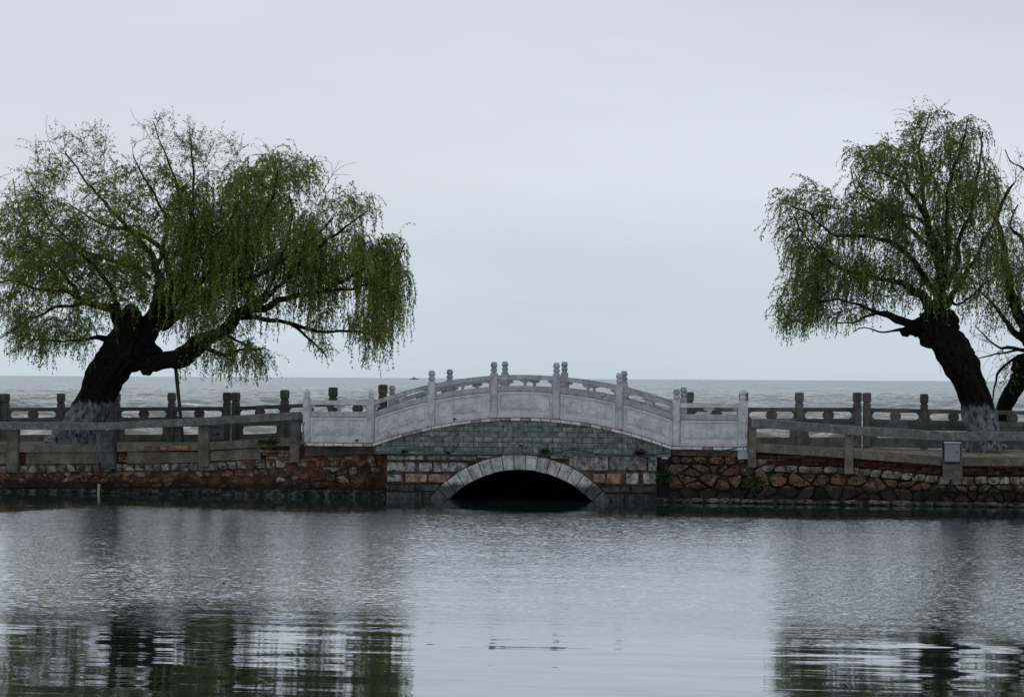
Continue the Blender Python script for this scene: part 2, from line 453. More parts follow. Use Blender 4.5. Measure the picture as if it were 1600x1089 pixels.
def water_mat(name, kind):
    m = bpy.data.materials.new(name)
    m.use_nodes = True
    nt = m.node_tree
    L = nt.links
    nt.nodes.clear()
    o = N(nt, 'ShaderNodeOutputMaterial')
    geo = N(nt, 'ShaderNodeNewGeometry')
    pos = geo.outputs['Position']

    def layer(sx, sy, detail, amp, rough=0.6, w=0.0, xf=0.3):
        mp_ = N(nt, 'ShaderNodeMapping')
        mp_.inputs['Scale'].default_value = (sx, sy, 1)
        mp_.inputs['Location'].default_value = (w, w * 0.7, w)
        L.new(pos, mp_.inputs[0])
        n_ = N(nt, 'ShaderNodeTexNoise')
        n_.inputs['Scale'].default_value = 1.0
        n_.inputs['Detail'].default_value = detail
        n_.inputs['Roughness'].default_value = rough
        L.new(mp_.outputs[0], n_.inputs['Vector'])
        s_ = N(nt, 'ShaderNodeVectorMath', operation='SUBTRACT')
        L.new(n_.outputs['Color'], s_.inputs[0])
        s_.inputs[1].default_value = (0.5, 0.5, 0.5)
        m_ = N(nt, 'ShaderNodeVectorMath', operation='MULTIPLY')
        L.new(s_.outputs[0], m_.inputs[0])
        m_.inputs[1].default_value = (amp * xf, amp, 0)
        return m_.outputs[0]

    def add(a, b):
        n_ = N(nt, 'ShaderNodeVectorMath', operation='ADD')
        L.new(a, n_.inputs[0])
        L.new(b, n_.inputs[1])
        return n_.outputs[0]

    def scale(a, s):
        n_ = N(nt, 'ShaderNodeVectorMath', operation='SCALE')
        L.new(a, n_.inputs[0])
        L.new(s, n_.inputs['Scale'])
        return n_.outputs[0]

    def bias(a, mask, amt):
        # wind ripples are steeper on the side facing this shore
        n_ = N(nt, 'ShaderNodeVectorMath', operation='ADD')
        L.new(a, n_.inputs[0])
        if mask is None:
            n_.inputs[1].default_value = (0, -amt, 0)
        else:
            c_ = N(nt, 'ShaderNodeVectorMath', operation='SCALE')
            c_.inputs[0].default_value = (0, -amt, 0)
            L.new(mask, c_.inputs['Scale'])
            L.new(c_.outputs[0], n_.inputs[1])
        return n_.outputs[0]

    def facing(a):
        # at this low angle only the near faces of the ripples are seen
        s3 = N(nt, 'ShaderNodeSeparateXYZ')
        L.new(a, s3.inputs[0])
        ab = N(nt, 'ShaderNodeMath', operation='ABSOLUTE')
        L.new(s3.outputs['Y'], ab.inputs[0])
        ng = N(nt, 'ShaderNodeMath', operation='MULTIPLY')
        L.new(ab.outputs[0], ng.inputs[0])
        ng.inputs[1].default_value = -1.0
        c3 = N(nt, 'ShaderNodeCombineXYZ')
        L.new(s3.outputs['X'], c3.inputs['X'])
        L.new(ng.outputs[0], c3.inputs['Y'])
        return c3.outputs[0]

    if kind == 'lake':
        sp = N(nt, 'ShaderNodeSeparateXYZ')
        L.new(pos, sp.inputs[0])
        wob = N(nt, 'ShaderNodeTexNoise')
        wob.inputs['Scale'].default_value = 0.22
        wob.inputs['Detail'].default_value = 5
        L.new(pos, wob.inputs['Vector'])
        a = N(nt, 'ShaderNodeMath', operation='MULTIPLY_ADD')
        L.new(wob.outputs[0], a.inputs[0])
        a.inputs[1].default_value = 5.0
        L.new(sp.outputs['Y'], a.inputs[2])
        yb = LAKE_CALM_Y + 2.5
        def ss(lo, hi, t0, t1):
            r_ = N(nt, 'ShaderNodeMapRange', interpolation_type='SMOOTHSTEP')
            L.new(a.outputs[0], r_.inputs[0])
            r_.inputs['From Min'].default_value = lo
            r_.inputs['From Max'].default_value = hi
            r_.inputs['To Min'].default_value = t0
            r_.inputs['To Max'].default_value = t1
            return r_.outputs[0]
        ripple = ss(yb - 2.2, yb + 2.0, 0.0, 1.0)
        # sheltered water under the wall, reaching farther out towards the far end
        xr_ = N(nt, 'ShaderNodeMapRange', interpolation_type='SMOOTHSTEP')
        L.new(sp.outputs['X'], xr_.inputs[0])
        xr_.inputs['From Min'].default_value = -17.0
        xr_.inputs['From Max'].default_value = -13.0
        xr_.inputs['To Min'].default_value = 5.5
        xr_.inputs['To Max'].default_value = 0.0
        af = N(nt, 'ShaderNodeMath', operation='ADD')
        L.new(a.outputs[0], af.inputs[0])
        L.new(xr_.outputs[0], af.inputs[1])
        fr_ = N(nt, 'ShaderNodeMapRange', interpolation_type='SMOOTHSTEP')
        L.new(af.outputs[0], fr_.inputs[0])
        fr_.inputs['From Min'].default_value = -2.8
        fr_.inputs['From Max'].default_value = -0.7
        fr_.inputs['To Min'].default_value = 1.0
        fr_.inputs['To Max'].default_value = 0.06
        fade = fr_.outputs[0]
        mu = N(nt, 'ShaderNodeMath', operation='MULTIPLY')
        L.new(ripple, mu.inputs[0])
        L.new(fade, mu.inputs[1])
        # patches of stronger and weaker breeze
        br = N(nt, 'ShaderNodeTexNoise')
        br.inputs['Scale'].default_value = 0.35
        br.inputs['Detail'].default_value = 3
        L.new(pos, br.inputs['Vector'])
        brm = N(nt, 'ShaderNodeMapRange')
        brm.inputs['From Min'].default_value = 0.35
        brm.inputs['From Max'].default_value = 0.65
        brm.inputs['To Min'].default_value = 0.9
        brm.inputs['To Max'].default_value = 1.12
        L.new(br.outputs[0], brm.inputs[0])
        mu2 = N(nt, 'ShaderNodeMath', operation='MULTIPLY')
        L.new(mu.outputs[0], mu2.inputs[0])
        L.new(brm.outputs[0], mu2.inputs[1])
        rp = add(layer(8.5, 22.0, 4, 1.35, 0.68), layer(2.2, 5.5, 2, 0.3, 0.5, 4.0))
        calmamp = ss(-34.0, yb + 0.5, 0.30, 1.0)
        calm = scale(add(layer(1.1, 9.0, 3, 0.07, 0.55, 9.0), layer(0.3, 2.2, 1, 0.035, 0.4, 2.0)), calmamp)
        vec = add(scale(facing(rp), mu2.outputs[0]), calm)
        body, ior, rough = (0.010, 0.022, 0.019), 3.6, 0.03
    else:
        vec = add(add(layer(2.0, 4.0, 3, 1.0, 0.65), layer(0.35, 0.8, 3, 1.3, 0.6, 3.0)), layer(0.05, 0.09, 5, 2.1, 0.7, 5.0))
        vec = bias(facing(vec), None, 0.0)
        body, ior, rough = (0.20, 0.19, 0.165), 1.35, 0.08
    up = N(nt, 'ShaderNodeVectorMath', operation='ADD')
    L.new(vec, up.inputs[0])
    L.new(geo.outputs['Normal'], up.inputs[1])
    nm = N(nt, 'ShaderNodeVectorMath', operation='NORMALIZE')
    L.new(up.outputs[0], nm.inputs[0])
    d = N(nt, 'ShaderNodeBsdfDiffuse')
    d.inputs[0].default_value = (*body, 1)
    g = N(nt, 'ShaderNodeBsdfGlossy')
    g.inputs['Roughness'].default_value = rough
    g.inputs[0].default_value = (0.92, 0.975, 0.99, 1) if kind == 'lake' else (0.92, 0.91, 0.9, 1)
    if kind == 'sea':
        # silt stirred up near the shore, blue-green water farther out
        sp = N(nt, 'ShaderNodeSeparateXYZ')
        L.new(pos, sp.inputs[0])
        ln_ = N(nt, 'ShaderNodeMath', operation='LOGARITHM')
        L.new(sp.outputs['Y'], ln_.inputs[0])
        ln_.inputs[1].default_value = 10.0
        sn = N(nt, 'ShaderNodeMapping')
        sn.inputs['Scale'].default_value = (0.02, 0.06, 1)
        L.new(pos, sn.inputs[0])
        sn2 = N(nt, 'ShaderNodeTexNoise')
        sn2.inputs['Scale'].default_value = 1.0
        sn2.inputs['Detail'].default_value = 4
        L.new(sn.outputs[0], sn2.inputs['Vector'])
        sa = N(nt, 'ShaderNodeMath', operation='MULTIPLY_ADD')
        L.new(sn2.outputs[0], sa.inputs[0])
        sa.inputs[1].default_value = 0.9
        L.new(ln_.outputs[0], sa.inputs[2])
        srr = N(nt, 'ShaderNodeMapRange')
        L.new(sa.outputs[0], srr.inputs[0])
        srr.inputs['From Min'].default_value = 1.9
        srr.inputs['From Max'].default_value = 3.3
        scm = N(nt, 'ShaderNodeMix', data_type='RGBA')
        L.new(srr.outputs[0], scm.inputs[0])
        scm.inputs[6].default_value = (0.13, 0.118, 0.095, 1)
        scm.inputs[7].default_value = (0.14, 0.205, 0.22, 1)
        L.new(scm.outputs[2], d.inputs[0])
    L.new(nm.outputs[0], g.inputs['Normal'])
    L.new(nm.outputs[0], d.inputs['Normal'])
    fr = N(nt, 'ShaderNodeFresnel')
    fr.inputs['IOR'].default_value = ior
    L.new(nm.outputs[0], fr.inputs['Normal'])
    pw = N(nt, 'ShaderNodeMath', operation='POWER')
    L.new(fr.outputs[0], pw.inputs[0])
    pw.inputs[1].default_value = 0.56 if kind == "lake" else 1.1
    ms = N(nt, 'ShaderNodeMixShader')
    L.new(pw.outputs[0], ms.inputs[0])
    L.new(d.outputs[0], ms.inputs[1])
    L.new(g.outputs[0], ms.inputs[2])
    L.new(ms.outputs[0], o.inputs[0])
    return m


# ------------------------------------------------------------------ mesh helpers
WLOC = {}


class MB:
    def __init__(s):
        s.v, s.f = [], []

    def add(s, vs, fs):
        o = len(s.v)
        s.v.extend([tuple(v) for v in vs])
        s.f.extend([tuple(i + o for i in f) for f in fs])
        return s

    def box(s, x0, x1, y0, y1, z0, z1, c=0.0):
        if c <= 0:
            s.add([(x0, y0, z0), (x1, y0, z0), (x1, y1, z0), (x0, y1, z0), (x0, y0, z1), (x1, y0, z1), (x1, y1, z1), (x0, y1, z1)],
                  [(0, 3, 2, 1), (4, 5, 6, 7), (0, 1, 5, 4), (1, 2, 6, 5), (2, 3, 7, 6), (3, 0, 4, 7)])
        else:
            # chamfered box: three stacked rings top and bottom
            vs = []
            for z, k in ((z0, c), (z0 + c, 0), (z1 - c, 0), (z1, c)):
                a0, a1, b0, b1 = x0 + k, x1 - k, y0 + k, y1 - k
                vs += [(a0 + c, b0, z), (a1 - c, b0, z), (a1, b0 + c, z), (a1, b1 - c, z), (a1 - c, b1, z), (a0 + c, b1, z), (a0, b1 - c, z), (a0, b0 + c, z)]
            fs = [tuple(range(7, -1, -1)), tuple(range(24, 32))]
            for r in range(3):
                for i in range(8):
                    j = (i + 1) % 8
                    fs.append((r * 8 + i, r * 8 + j, r * 8 + 8 + j, r * 8 + 8 + i))
            s.add(vs, fs)
        return s

    def slab(s, xs, zb, zt, y0, y1):
        """solid between two height curves over a row of x"""
        n = len(xs)
        vs = []
        for x in xs:
            b, t = zb(x), zt(x)
            vs += [(x, y0, b), (x, y1, b), (x, y1, t), (x, y0, t)]
        fs = [(0, 3, 2, 1), tuple(4 * (n - 1) + k for k in (0, 1, 2, 3))]
        for i in range(n - 1):
            a = 4 * i
            for k in range(4):
                k2 = (k + 1) % 4
                fs.append((a + k, a + 4 + k, a + 4 + k2, a + k2))
        return s.add(vs, fs)

    def prism(s, poly, org, u, v, th, slope=0.0):
        """polygon in (u, z) extruded th either side along v from org"""
        n = len(poly)
        vs = []
        for sg in (-1, 1):
            for (a, z) in poly:
                p = org + u * a + v * (sg * th) + Vector((0, 0, z + slope * a))
                vs.append(tuple(p))
        fs = [tuple(range(n)), tuple(range(2 * n - 1, n - 1, -1))]
        for i in range(n):
            j = (i + 1) % n
            fs.append((i, i + n, j + n, j))
        return s.add(vs, fs)

    def lathe(s, prof, c, n=14):
        vs, fs = [], []
        for (r, z) in prof:
            for i in range(n):
                a = 2 * math.pi * i / n
                vs.append((c[0] + r * math.cos(a), c[1] + r * math.sin(a), c[2] + z))
        for k in range(len(prof) - 1):
            for i in range(n):
                j = (i + 1) % n
                fs.append((k * n + i, k * n + j, (k + 1) * n + j, (k + 1) * n + i))
        fs.append(tuple(range(n - 1, -1, -1)))
        fs.append(tuple((len(prof) - 1) * n + i for i in range(n)))
        return s.add(vs, fs)

    def tube(s, pts, rad, n=6, rough=0.0, freq=3.0, cap=True, ridge=0.0):
        pts = [Vector(p) for p in pts]
        m = len(pts)
        if not hasattr(rad, '__len__'):
            rad = [rad] * m
        vs, fs = [], []
        prev = None
        for i, p in enumerate(pts):
            t = (pts[min(i + 1, m - 1)] - pts[max(i - 1, 0)])
            if t.length < 1e-9:
                t = Vector((0, 0, 1))
            t.normalize()
            if prev is None:
                a = t.orthogonal().normalized()
            else:
                a = prev - t * prev.dot(t)
                a = a.normalized() if a.length > 1e-6 else t.orthogonal().normalized()
            prev = a
            b = t.cross(a)
            for k in range(n):
                an = 2 * math.pi * k / n
                d = a * math.cos(an) + b * math.sin(an)
                r = rad[i]
                if rough:
                    q = p + d * r
                    r *= 1 + rough * (mnoise.noise(q * freq) + 0.55 * mnoise.noise(Vector((q.x * freq * 3.5, q.y * freq * 3.5, q.z * freq * 1.3))))
                if ridge:
                    w1 = mnoise.noise(Vector((math.cos(an) * 2.6 + 5, math.sin(an) * 2.6, i / m * 3.2)))
                    w2 = mnoise.noise(Vector((math.cos(an) * 6.5, math.sin(an) * 6.5 + 9, i / m * 7.0)))
                    r *= 1 + ridge * (0.45 - 2.6 * abs(w1) - 1.3 * abs(w2))
                vs.append(tuple(p + d * r))
        for i in range(m - 1):
            for k in range(n):
                j = (k + 1) % n
                fs.append((i * n + k, i * n + j, (i + 1) * n + j, (i + 1) * n + k))
        if cap:
            fs.append(tuple(range(n - 1, -1, -1)))
            fs.append(tuple((m - 1) * n + k for k in range(n)))
        return s.add(vs, fs)

    def blob(s, c, r, sq=(1, 1, 1), rough=0.25, freq=2.5, n=12):
        vs, fs = [], []
        for i in range(n + 1):
            th = math.pi * i / n
            for k in range(n * 2):
                ph = math.pi * k / n
                d = Vector((math.sin(th) * math.cos(ph), math.sin(th) * math.sin(ph), math.cos(th)))
                q = Vector(c) + Vector((d.x * sq[0], d.y * sq[1], d.z * sq[2])) * r
                rr = 1 + rough * (mnoise.noise(q * freq) + 0.5 * mnoise.noise(q * freq * 3))
                vs.append(tuple(Vector(c) + (q - Vector(c)) * rr))
        w = n * 2
        for i in range(n):
            for k in range(w):
                j = (k + 1) % w
                fs.append((i * w + k, (i + 1) * w + k, (i + 1) * w + j, i * w + j))
        return s.add(vs, fs)

    def build(s, name, mat, parent=None, smooth=False, kind=None, label=None):
        return mesh_obj(name, s.v, s.f, mat, parent, smooth, kind, label)


def mesh_obj(name, verts, faces, mat, parent=None, smooth=False, kind=None, label=None, origin=None):
    va = np.array(verts, dtype=np.float64)
    c = (va.min(0) + va.max(0)) / 2
    c[2] = va[:, 2].min()
    if origin is not None:
        c = np.array(origin)
    va = va - c
    me = bpy.data.meshes.new(name)
    me.from_pydata([tuple(v) for v in va], [], faces)
    if mat:
        me.materials.append(mat)
    if smooth:
        me.polygons.foreach_set('use_smooth', [True] * len(me.polygons))
    me.update()
    return place(name, me, Vector(c), parent, kind, label)


def place(name, me, c, parent=None, kind=None, label=None):
    o = bpy.data.objects.new(name, me)
    COL.objects.link(o)
    w = Vector(c)
    WLOC[o.name] = w
    if parent is not None:
        o.parent = parent
        o.location = w - WLOC[parent.name]
    else:
        o.location = w
    if kind:
        o['kind'] = kind
    if label:
        o['label'] = label
    return o


def quads_obj(name, V, nper, mat, parent, kind=None, smooth=False):
    """V: (n, nper, 3) array, one polygon with nper corners per row"""
    n = V.shape[0]
    c = WLOC[parent.name]
    va = (V.reshape(-1, 3) - np.array(c)).astype(np.float32)
    me = bpy.data.meshes.new(name)
    me.vertices.add(n * nper)
    me.vertices.foreach_set('co', va.ravel())
    me.loops.add(n * nper)
    me.loops.foreach_set('vertex_index', np.arange(n * nper, dtype=np.int32))
    me.polygons.add(n)
    me.polygons.foreach_set('loop_start', np.arange(0, n * nper, nper, dtype=np.int32))
    me.materials.append(mat)
    me.update(calc_edges=True)
    me.validate()
    return place(name, me, c, parent, kind)


def grid_obj_np(name, V, mat, kind=None, smooth=True):
    """V: (rows, cols, 3)"""
    r, c = V.shape[:2]
    me = bpy.data.meshes.new(name)
    me.vertices.add(r * c)
    me.vertices.foreach_set('co', V.reshape(-1).astype(np.float32))
    i = np.arange(r - 1)[:, None] * c + np.arange(c - 1)[None, :]
    q = np.stack([i, i + 1, i + c + 1, i + c], -1).reshape(-1, 4)
    me.loops.add(q.size)
    me.loops.foreach_set('vertex_index', q.ravel().astype(np.int32))
    me.polygons.add(len(q))
    me.polygons.foreach_set('loop_start', np.arange(0, q.size, 4, dtype=np.int32))
    me.polygons.foreach_set('use_smooth', np.ones(len(q), dtype=bool))
    me.materials.append(mat)
    me.update(calc_edges=True)
    o = bpy.data.objects.new(name, me)
    COL.objects.link(o)
    if kind:
        o['kind'] = kind
    return o


def thing(name, label, cat, loc, group=None):
    o = bpy.data.objects.new(name, None)
    o.empty_display_size = 0.2
    COL.objects.link(o)
    o.location = loc
    WLOC[o.name] = Vector(loc)
    o['label'] = label
    o['category'] = cat
    if group:
        o['group'] = group
    return o


def tag(o, label, cat, group=None):
    o['label'] = label
    o['category'] = cat
    if group:
        o['group'] = group
    return o


def lerp_fn(pts):
    xs = [p[0] for p in pts]
    zs = [p[1] for p in pts]
    return lambda x: float(np.interp(x, xs, zs))


def frange(a, b, st):
    n = max(1, int(round((b - a) / st)))
    return [a + (b - a) * i / n for i in range(n + 1)]


# ------------------------------------------------------------------ water
LAKE_CALM_Y = CAM.y + F * CH / (972 - 591.0)
lake_m = water_mat('lake_surface', 'lake')
lk = MB()
lk.add([(-70, -75, 0), (60, -75, 0), (60, 2.45, 0), (-70, 2.45, 0)], [(0, 1, 2, 3)])
lk.build('lake_water', lake_m, None, kind='structure')

sea_m = water_mat('sea_surface', 'sea')
wr = np.random.default_rng(5)
rows = 560
Yr = 2.46 + (np.exp(np.linspace(0, 1, rows) ** 1.0 * math.log(1 + 500 / 12.0)) - 1) * 12.0
cols = 520
u = np.linspace(-1, 1, cols)
Wd = 26 + (Yr + 42) * 0.42
cx = -math.tan(YAW) * (Yr + 42)
X = cx[:, None] + u[None, :] * Wd[:, None]
Y = np.repeat(Yr[:, None], cols, 1)
Z = np.zeros_like(X)
DX = np.zeros_like(X)
DY = np.zeros_like(X)
dxg = (2 * Wd / cols)[:, None]
dyg = np.gradient(Yr)[:, None]
for i in range(90):
    lam = 0.7 * (7.0 / 0.7) ** wr.random()
    k = 2 * math.pi / lam
    th = math.pi / 2 + wr.normal(0.25, 0.5)
    amp = 0.0105 * lam ** 0.9 * (0.6 + 0.8 * wr.random())
    kx, ky = k * math.cos(th), k * math.sin(th)
    ph = kx * X + ky * Y + wr.random() * 6.28
    fl = np.clip((lam / np.maximum(np.abs(dxg * math.cos(th)), np.abs(dyg * math.sin(th))) - 2.0) / 2.0, 0, 1)
    Z += amp * fl * np.cos(ph)
    DX -= amp * fl * 0.9 * math.cos(th) * np.sin(ph)
    DY -= amp * fl * 0.9 * math.sin(th) * np.sin(ph)
edge = np.clip((Y - 2.46) / 3.0, 0, 1) * np.clip((505 - Y) / 150, 0, 1)
Z *= edge
V = np.stack([X + DX * edge, Y + DY * edge, Z - 0.02], -1)
grid_obj_np('sea_water', V, sea_m, 'structure')
fs_ = MB()
# open water beyond the modelled waves, out to the horizon, and the flanks of the wave sheet
Y1 = float(Yr[-1])
W1 = float(Wd[-1])
c1 = float(cx[-1])
fs_.add([(c1 - 9000, Y1, -0.03), (c1 + 9000, Y1, -0.03), (9000, 30000, -0.03), (-16000, 30000, -0.03)], [(0, 1, 2, 3)])
fs_.add([(c1 - 9000, 2.46, -0.3), (c1 + 9000, 2.46, -0.3), (c1 + 9000, Y1, -0.3), (c1 - 9000, Y1, -0.3)], [(0, 1, 2, 3)])
fs_.build('open_sea', sea_m, None, kind='structure')

# ------------------------------------------------------------------ key positions
YL = 0.32       # face of the wall on the propped-willow side
YR = 0.08       # face of the wall on the other side
xA, xB = XP(603, 0), XP(1028, 0)          # bridge abutments
xl, xc_, xr = XP(584), XP(815), XP(1049)
zl_, zc_, zr_ = ZP(584, 692), ZP(815, 652), ZP(1049, 697)
ze = (zl_ + zr_) / 2
hw = (xr - xl) / 2
xm = (xr + xl) / 2
sag = zc_ - ze
RA = (hw * hw + sag * sag) / (2 * sag)


def arc(x):
    t = x - xm
    if abs(t) >= hw:
        return ze
    return ze + sag - (RA - math.sqrt(RA * RA - t * t))


# deck heights either side
zdl = lerp_fn([(XP(-200), ZP(0, 699, YL)), (XP(200), ZP(200, 699, YL)), (XP(478), ze - 0.04), (xm, ze - .04)])
zdr = lerp_fn([(xm, ze - 0.02), (XP(1170), ze - 0.03), (XP(1330), ZP(1330, 708.5, YR)), (XP(1480), ZP(1480, 714.5, YR)), (XP(1800), ZP(1480, 714.5, YR))])
xLL, xRR = XP(-260), XP(1860)
x478, x1170 = XP(478), XP(1170)

# ------------------------------------------------------------------ causeway body (setting)
YBK = 5.35
g = MB()
g.slab(frange(xLL, xA + 0.4, 0.4), lambda x: -1.0, lambda x: zdl(x) - 0.01, YL + 0.3, YBK)
cl = g.build('causeway_ground', M_GROUND, None, kind='structure')
WLOC[cl.name] = Vector(cl.location)
g = MB()
g.slab(frange(xB - 0.4, xRR, 0.4), lambda x: -1.0, lambda x: zdr(x) - 0.045, YR + 0.3, YBK)
crr = g.build('causeway_ground', M_GROUND, None, kind='structure')
# rough stone bank the farthest willow grows from
bank = MB()
xs = frange(XP(1480, 6), XP(1900, 6), 0.25)
for i, x in enumerate(xs[:-1]):
    for j in range(8):
        yy = YBK - 0.2 + j * 0.3
        z = 0.55 - j * 0.11 + 0.12 * mnoise.noise(Vector((x * 2, yy * 2, 0)))
        bank.blob((x, yy, z - 0.15), 0.24, rough=0.3, n=4)
bank.build('rocky_bank', M_LEDGE, None, kind='structure')

# paving slabs on the deck by the box side
sw, sdp = 0.262, 0.56
xx = x1170 + 0.05
while xx < XP(1640):
    for j in range(8):
        y0 = YR + 0.31 + j * sdp
        zt0, zt1 = zdr(xx + 0.004), zdr(xx + sw - 0.008)
        ja = random.uniform(-0.004, 0.004)
        vs = [(xx + 0.004, y0 + 0.004, zt0 - 0.04), (xx + sw - 0.008, y0 + 0.004, zt1 - 0.04), (xx + sw - 0.008, y0 + sdp - 0.008, zt1 - 0.04), (xx + 0.004, y0 + sdp - 0.008, zt0 - 0.04),
              (xx + 0.008, y0 + 0.008, zt0 + ja), (xx + sw - 0.012, y0 + 0.008, zt1 + ja), (xx + sw - 0.012, y0 + sdp - 0.012, zt1 + ja), (xx + 0.008, y0 + sdp - 0.012, zt0 + ja)]
        mesh_obj('paving_slab', vs, [(0, 3, 2, 1), (4, 5, 6, 7), (0, 1, 5, 4), (1, 2, 6, 5), (2, 3, 7, 6), (3, 0, 4, 7)], M_TILE, crr)
    xx += sw


# ------------------------------------------------------------------ rubble stones
def clip_poly(poly, a, b, c):
    """keep a*x+b*z <= c"""
    res = []
    n = len(poly)
    for i in range(n):
        p, q = poly[i], poly[(i + 1) % n]
        dp, dq = a * p[0] + b * p[1] - c, a * q[0] + b * q[1] - c
        if dp <= 0:
            res.append(p)
        if (dp < 0 < dq) or (dq < 0 < dp):
            t = dp / (dp - dq)
            res.append((p[0] + (q[0] - p[0]) * t, p[1] + (q[1] - p[1]) * t))
    return res


def stone_mesh(poly, y, depth, gap, jit=0.013, sq=False):
    """one stone: rounded outline, domed rough face; poly in (x, z)"""
    gap = gap * (random.uniform(0.6, 1.4) if sq else random.uniform(0.6, 2.6))
    cx_ = sum(p[0] for p in poly) / len(poly)
    cz_ = sum(p[1] for p in poly) / len(poly)
    pts = []
    n = len(poly)
    for i in range(n):
        p, q = poly[i], poly[(i + 1) % n]
        pm = poly[i - 1]
        # cut corners
        k0 = random.uniform(0.01, 0.08) if sq else random.uniform(0.05, 0.2)
        pts.append((p[0] * (1 - 2 * k0) + pm[0] * k0 + q[0] * k0, p[1] * (1 - 2 * k0) + pm[1] * k0 + q[1] * k0))
        L_ = math.hypot(q[0] - p[0], q[1] - p[1])
        if L_ > 0.07:
            pts.append(((p[0] + q[0]) / 2, (p[1] + q[1]) / 2))
    m = len(pts)
    ring0, ring1, ring2 = [], [], []
    ty, tx = random.uniform(-.35, .35), random.uniform(-.25, .25)
    for (x, z) in pts:
        dx, dz = x - cx_, z - cz_
        L_ = math.hypot(dx, dz) + 1e-6
        s = max(0.3, (L_ - gap) / L_)
        jx, jz = random.uniform(-jit, jit), random.uniform(-jit, jit)
        ring0.append((cx_ + dx * s + jx, y + 0.06, cz_ + dz * s + jz))
        ring1.append((cx_ + dx * s + jx, y - depth * 0.45, cz_ + dz * s + jz))
        s2 = s * random.uniform(0.76, 0.92)
        ring2.append((cx_ + dx * s2 + jx, y - depth * random.uniform(0.8, 1.15) + ty * dz + tx * dx, cz_ + dz * s2 + jz))
    vs = ring0 + ring1 + ring2 + [(cx_ + random.uniform(-.02, .02), y - depth * random.uniform(0.95, 1.3), cz_ + random.uniform(-.01, .01))]
    fs = []
    for r in (0, 1):
        for i in range(m):
            j = (i + 1) % m
            fs.append((r * m + i, r * m + j, (r + 1) * m + j, (r + 1) * m + i))
    for i in range(m):
        fs.append((2 * m + i, 2 * m + (i + 1) % m, 3 * m))
    return vs, fs


def rubble(parent, x0, x1, zb, zt, sx, sz, y, depth, gap, mat, jitter=0.42, skip=0.0, smooth=False, name='stone', sq=False):
    """irregular stones fitted together between two height curves"""
    seeds = []
    nz_ = max(1, int(round((zt((x0 + x1) / 2) - zb((x0 + x1) / 2)) / sz)))
    for j in range(nz_):
        x = x0 - sx * random.random()
        while x < x1 + sx:
            w_ = sx * (random.uniform(0.7, 1.35) if sq else random.uniform(0.4, 1.6))
            xx_ = x + w_ / 2
            a, b = zb(xx_), zt(xx_)
            zc = a + (b - a) * (j + 0.5 + random.uniform(-jitter, jitter) * (0 if nz_ == 1 else 1)) / nz_
            seeds.append((xx_, zc))
            x += w_
    S = np.array(seeds)
    cnt = 0
    for i, (sx_, sz_) in enumerate(seeds):
        if not (x0 < sx_ < x1):
            continue
        poly = [(sx_ - 2 * sx, zb(sx_)), (sx_ + 2 * sx, zb(sx_)), (sx_ + 2 * sx, zt(sx_)), (sx_ - 2 * sx, zt(sx_))]
        poly = clip_poly(poly, 1, 0, x1)
        poly = clip_poly(poly, -1, 0, -x0)
        d = S - S[i]
        near = np.where((np.abs(d[:, 0]) < 3 * sx))[0]
        for k_ in near:
            if k_ == i:
                continue
            dx, dz = d[k_]
            dz2 = dz * 1.8
            # anisotropic bisector keeps the stones lying flat
            a, b = dx, dz * 1.8 * 1.8
            c = a * (S[i, 0] + dx / 2) + b * (S[i, 1] + dz / 2)
            poly = clip_poly(poly, a, b, c)
            if len(poly) < 3:
                break
        if len(poly) < 3:
            continue
        ar = 0.5 * abs(sum(poly[q][0] * poly[(q + 1) % len(poly)][1] - poly[(q + 1) % len(poly)][0] * poly[q][1] for q in range(len(poly))))
        if ar < 0.0025 or random.random() < skip:
            continue
        vs, fs = stone_mesh(poly, y + random.uniform(-0.03, 0.015), depth * random.uniform(0.6, 1.3), gap, sq=sq)
        mm = mat(sx_, sz_) if callable(mat) else mat
        mesh_obj(name, vs, fs, mm, parent, smooth=smooth)
        cnt += 1
    return cnt


def zrow(pts, Yp):
    """height curve through photo points on plane Yp"""
    return lerp_fn([(P(px, py, Yp).x, P(px, py, Yp).z) for px, py in pts])


def rough_face(name, parent, x0, x1, zb, zt, y, amp, mat, st=0.045, lip=0.0, strata=0.0):
    xs_ = frange(x0, x1, st)
    nz_ = max(3, int(round(max(zt(x) - zb(x) for x in (x0, (x0 + x1) / 2, x1)) / st)))
    vs, fs = [], []
    for x in xs_:
        a, b = zb(x), zt(x)
        for k in range(nz_ + 1):
            z = a + (b - a) * k / nz_
            q = Vector((x, 0.3, z))
            d = mnoise.noise(q * 4.0) + 0.6 * mnoise.noise(q * 11.0) + 0.35 * mnoise.noise(q * 26.0)
            if strata:
                d += strata * mnoise.noise(Vector((x * 1.3, 4.0, z * 22.0)))
            e = 1.0 - k / nz_
            vs.append((x, y - amp * (0.4 + d) - lip * max(0.0, 1 - abs(e - 0.75) * 4), z + 0.006 * mnoise.noise(q * 15)))
    w_ = nz_ + 1
    for i in range(len(xs_) - 1):
        for k in range(nz_):
            fs.append((i * w_ + k, (i + 1) * w_ + k, (i + 1) * w_ + k + 1, i * w_ + k + 1))
    # top returns into the wall
    n0 = len(vs)
    for i, x in enumerate(xs_):
        v = vs[i * w_ + nz_]
        vs.append((v[0], y + 0.2, v[2]))
    for i in range(len(xs_) - 1):
        fs.append((i * w_ + nz_, (i + 1) * w_ + nz_, n0 + i + 1, n0 + i))
    return mesh_obj(name, vs, fs, mat, parent)


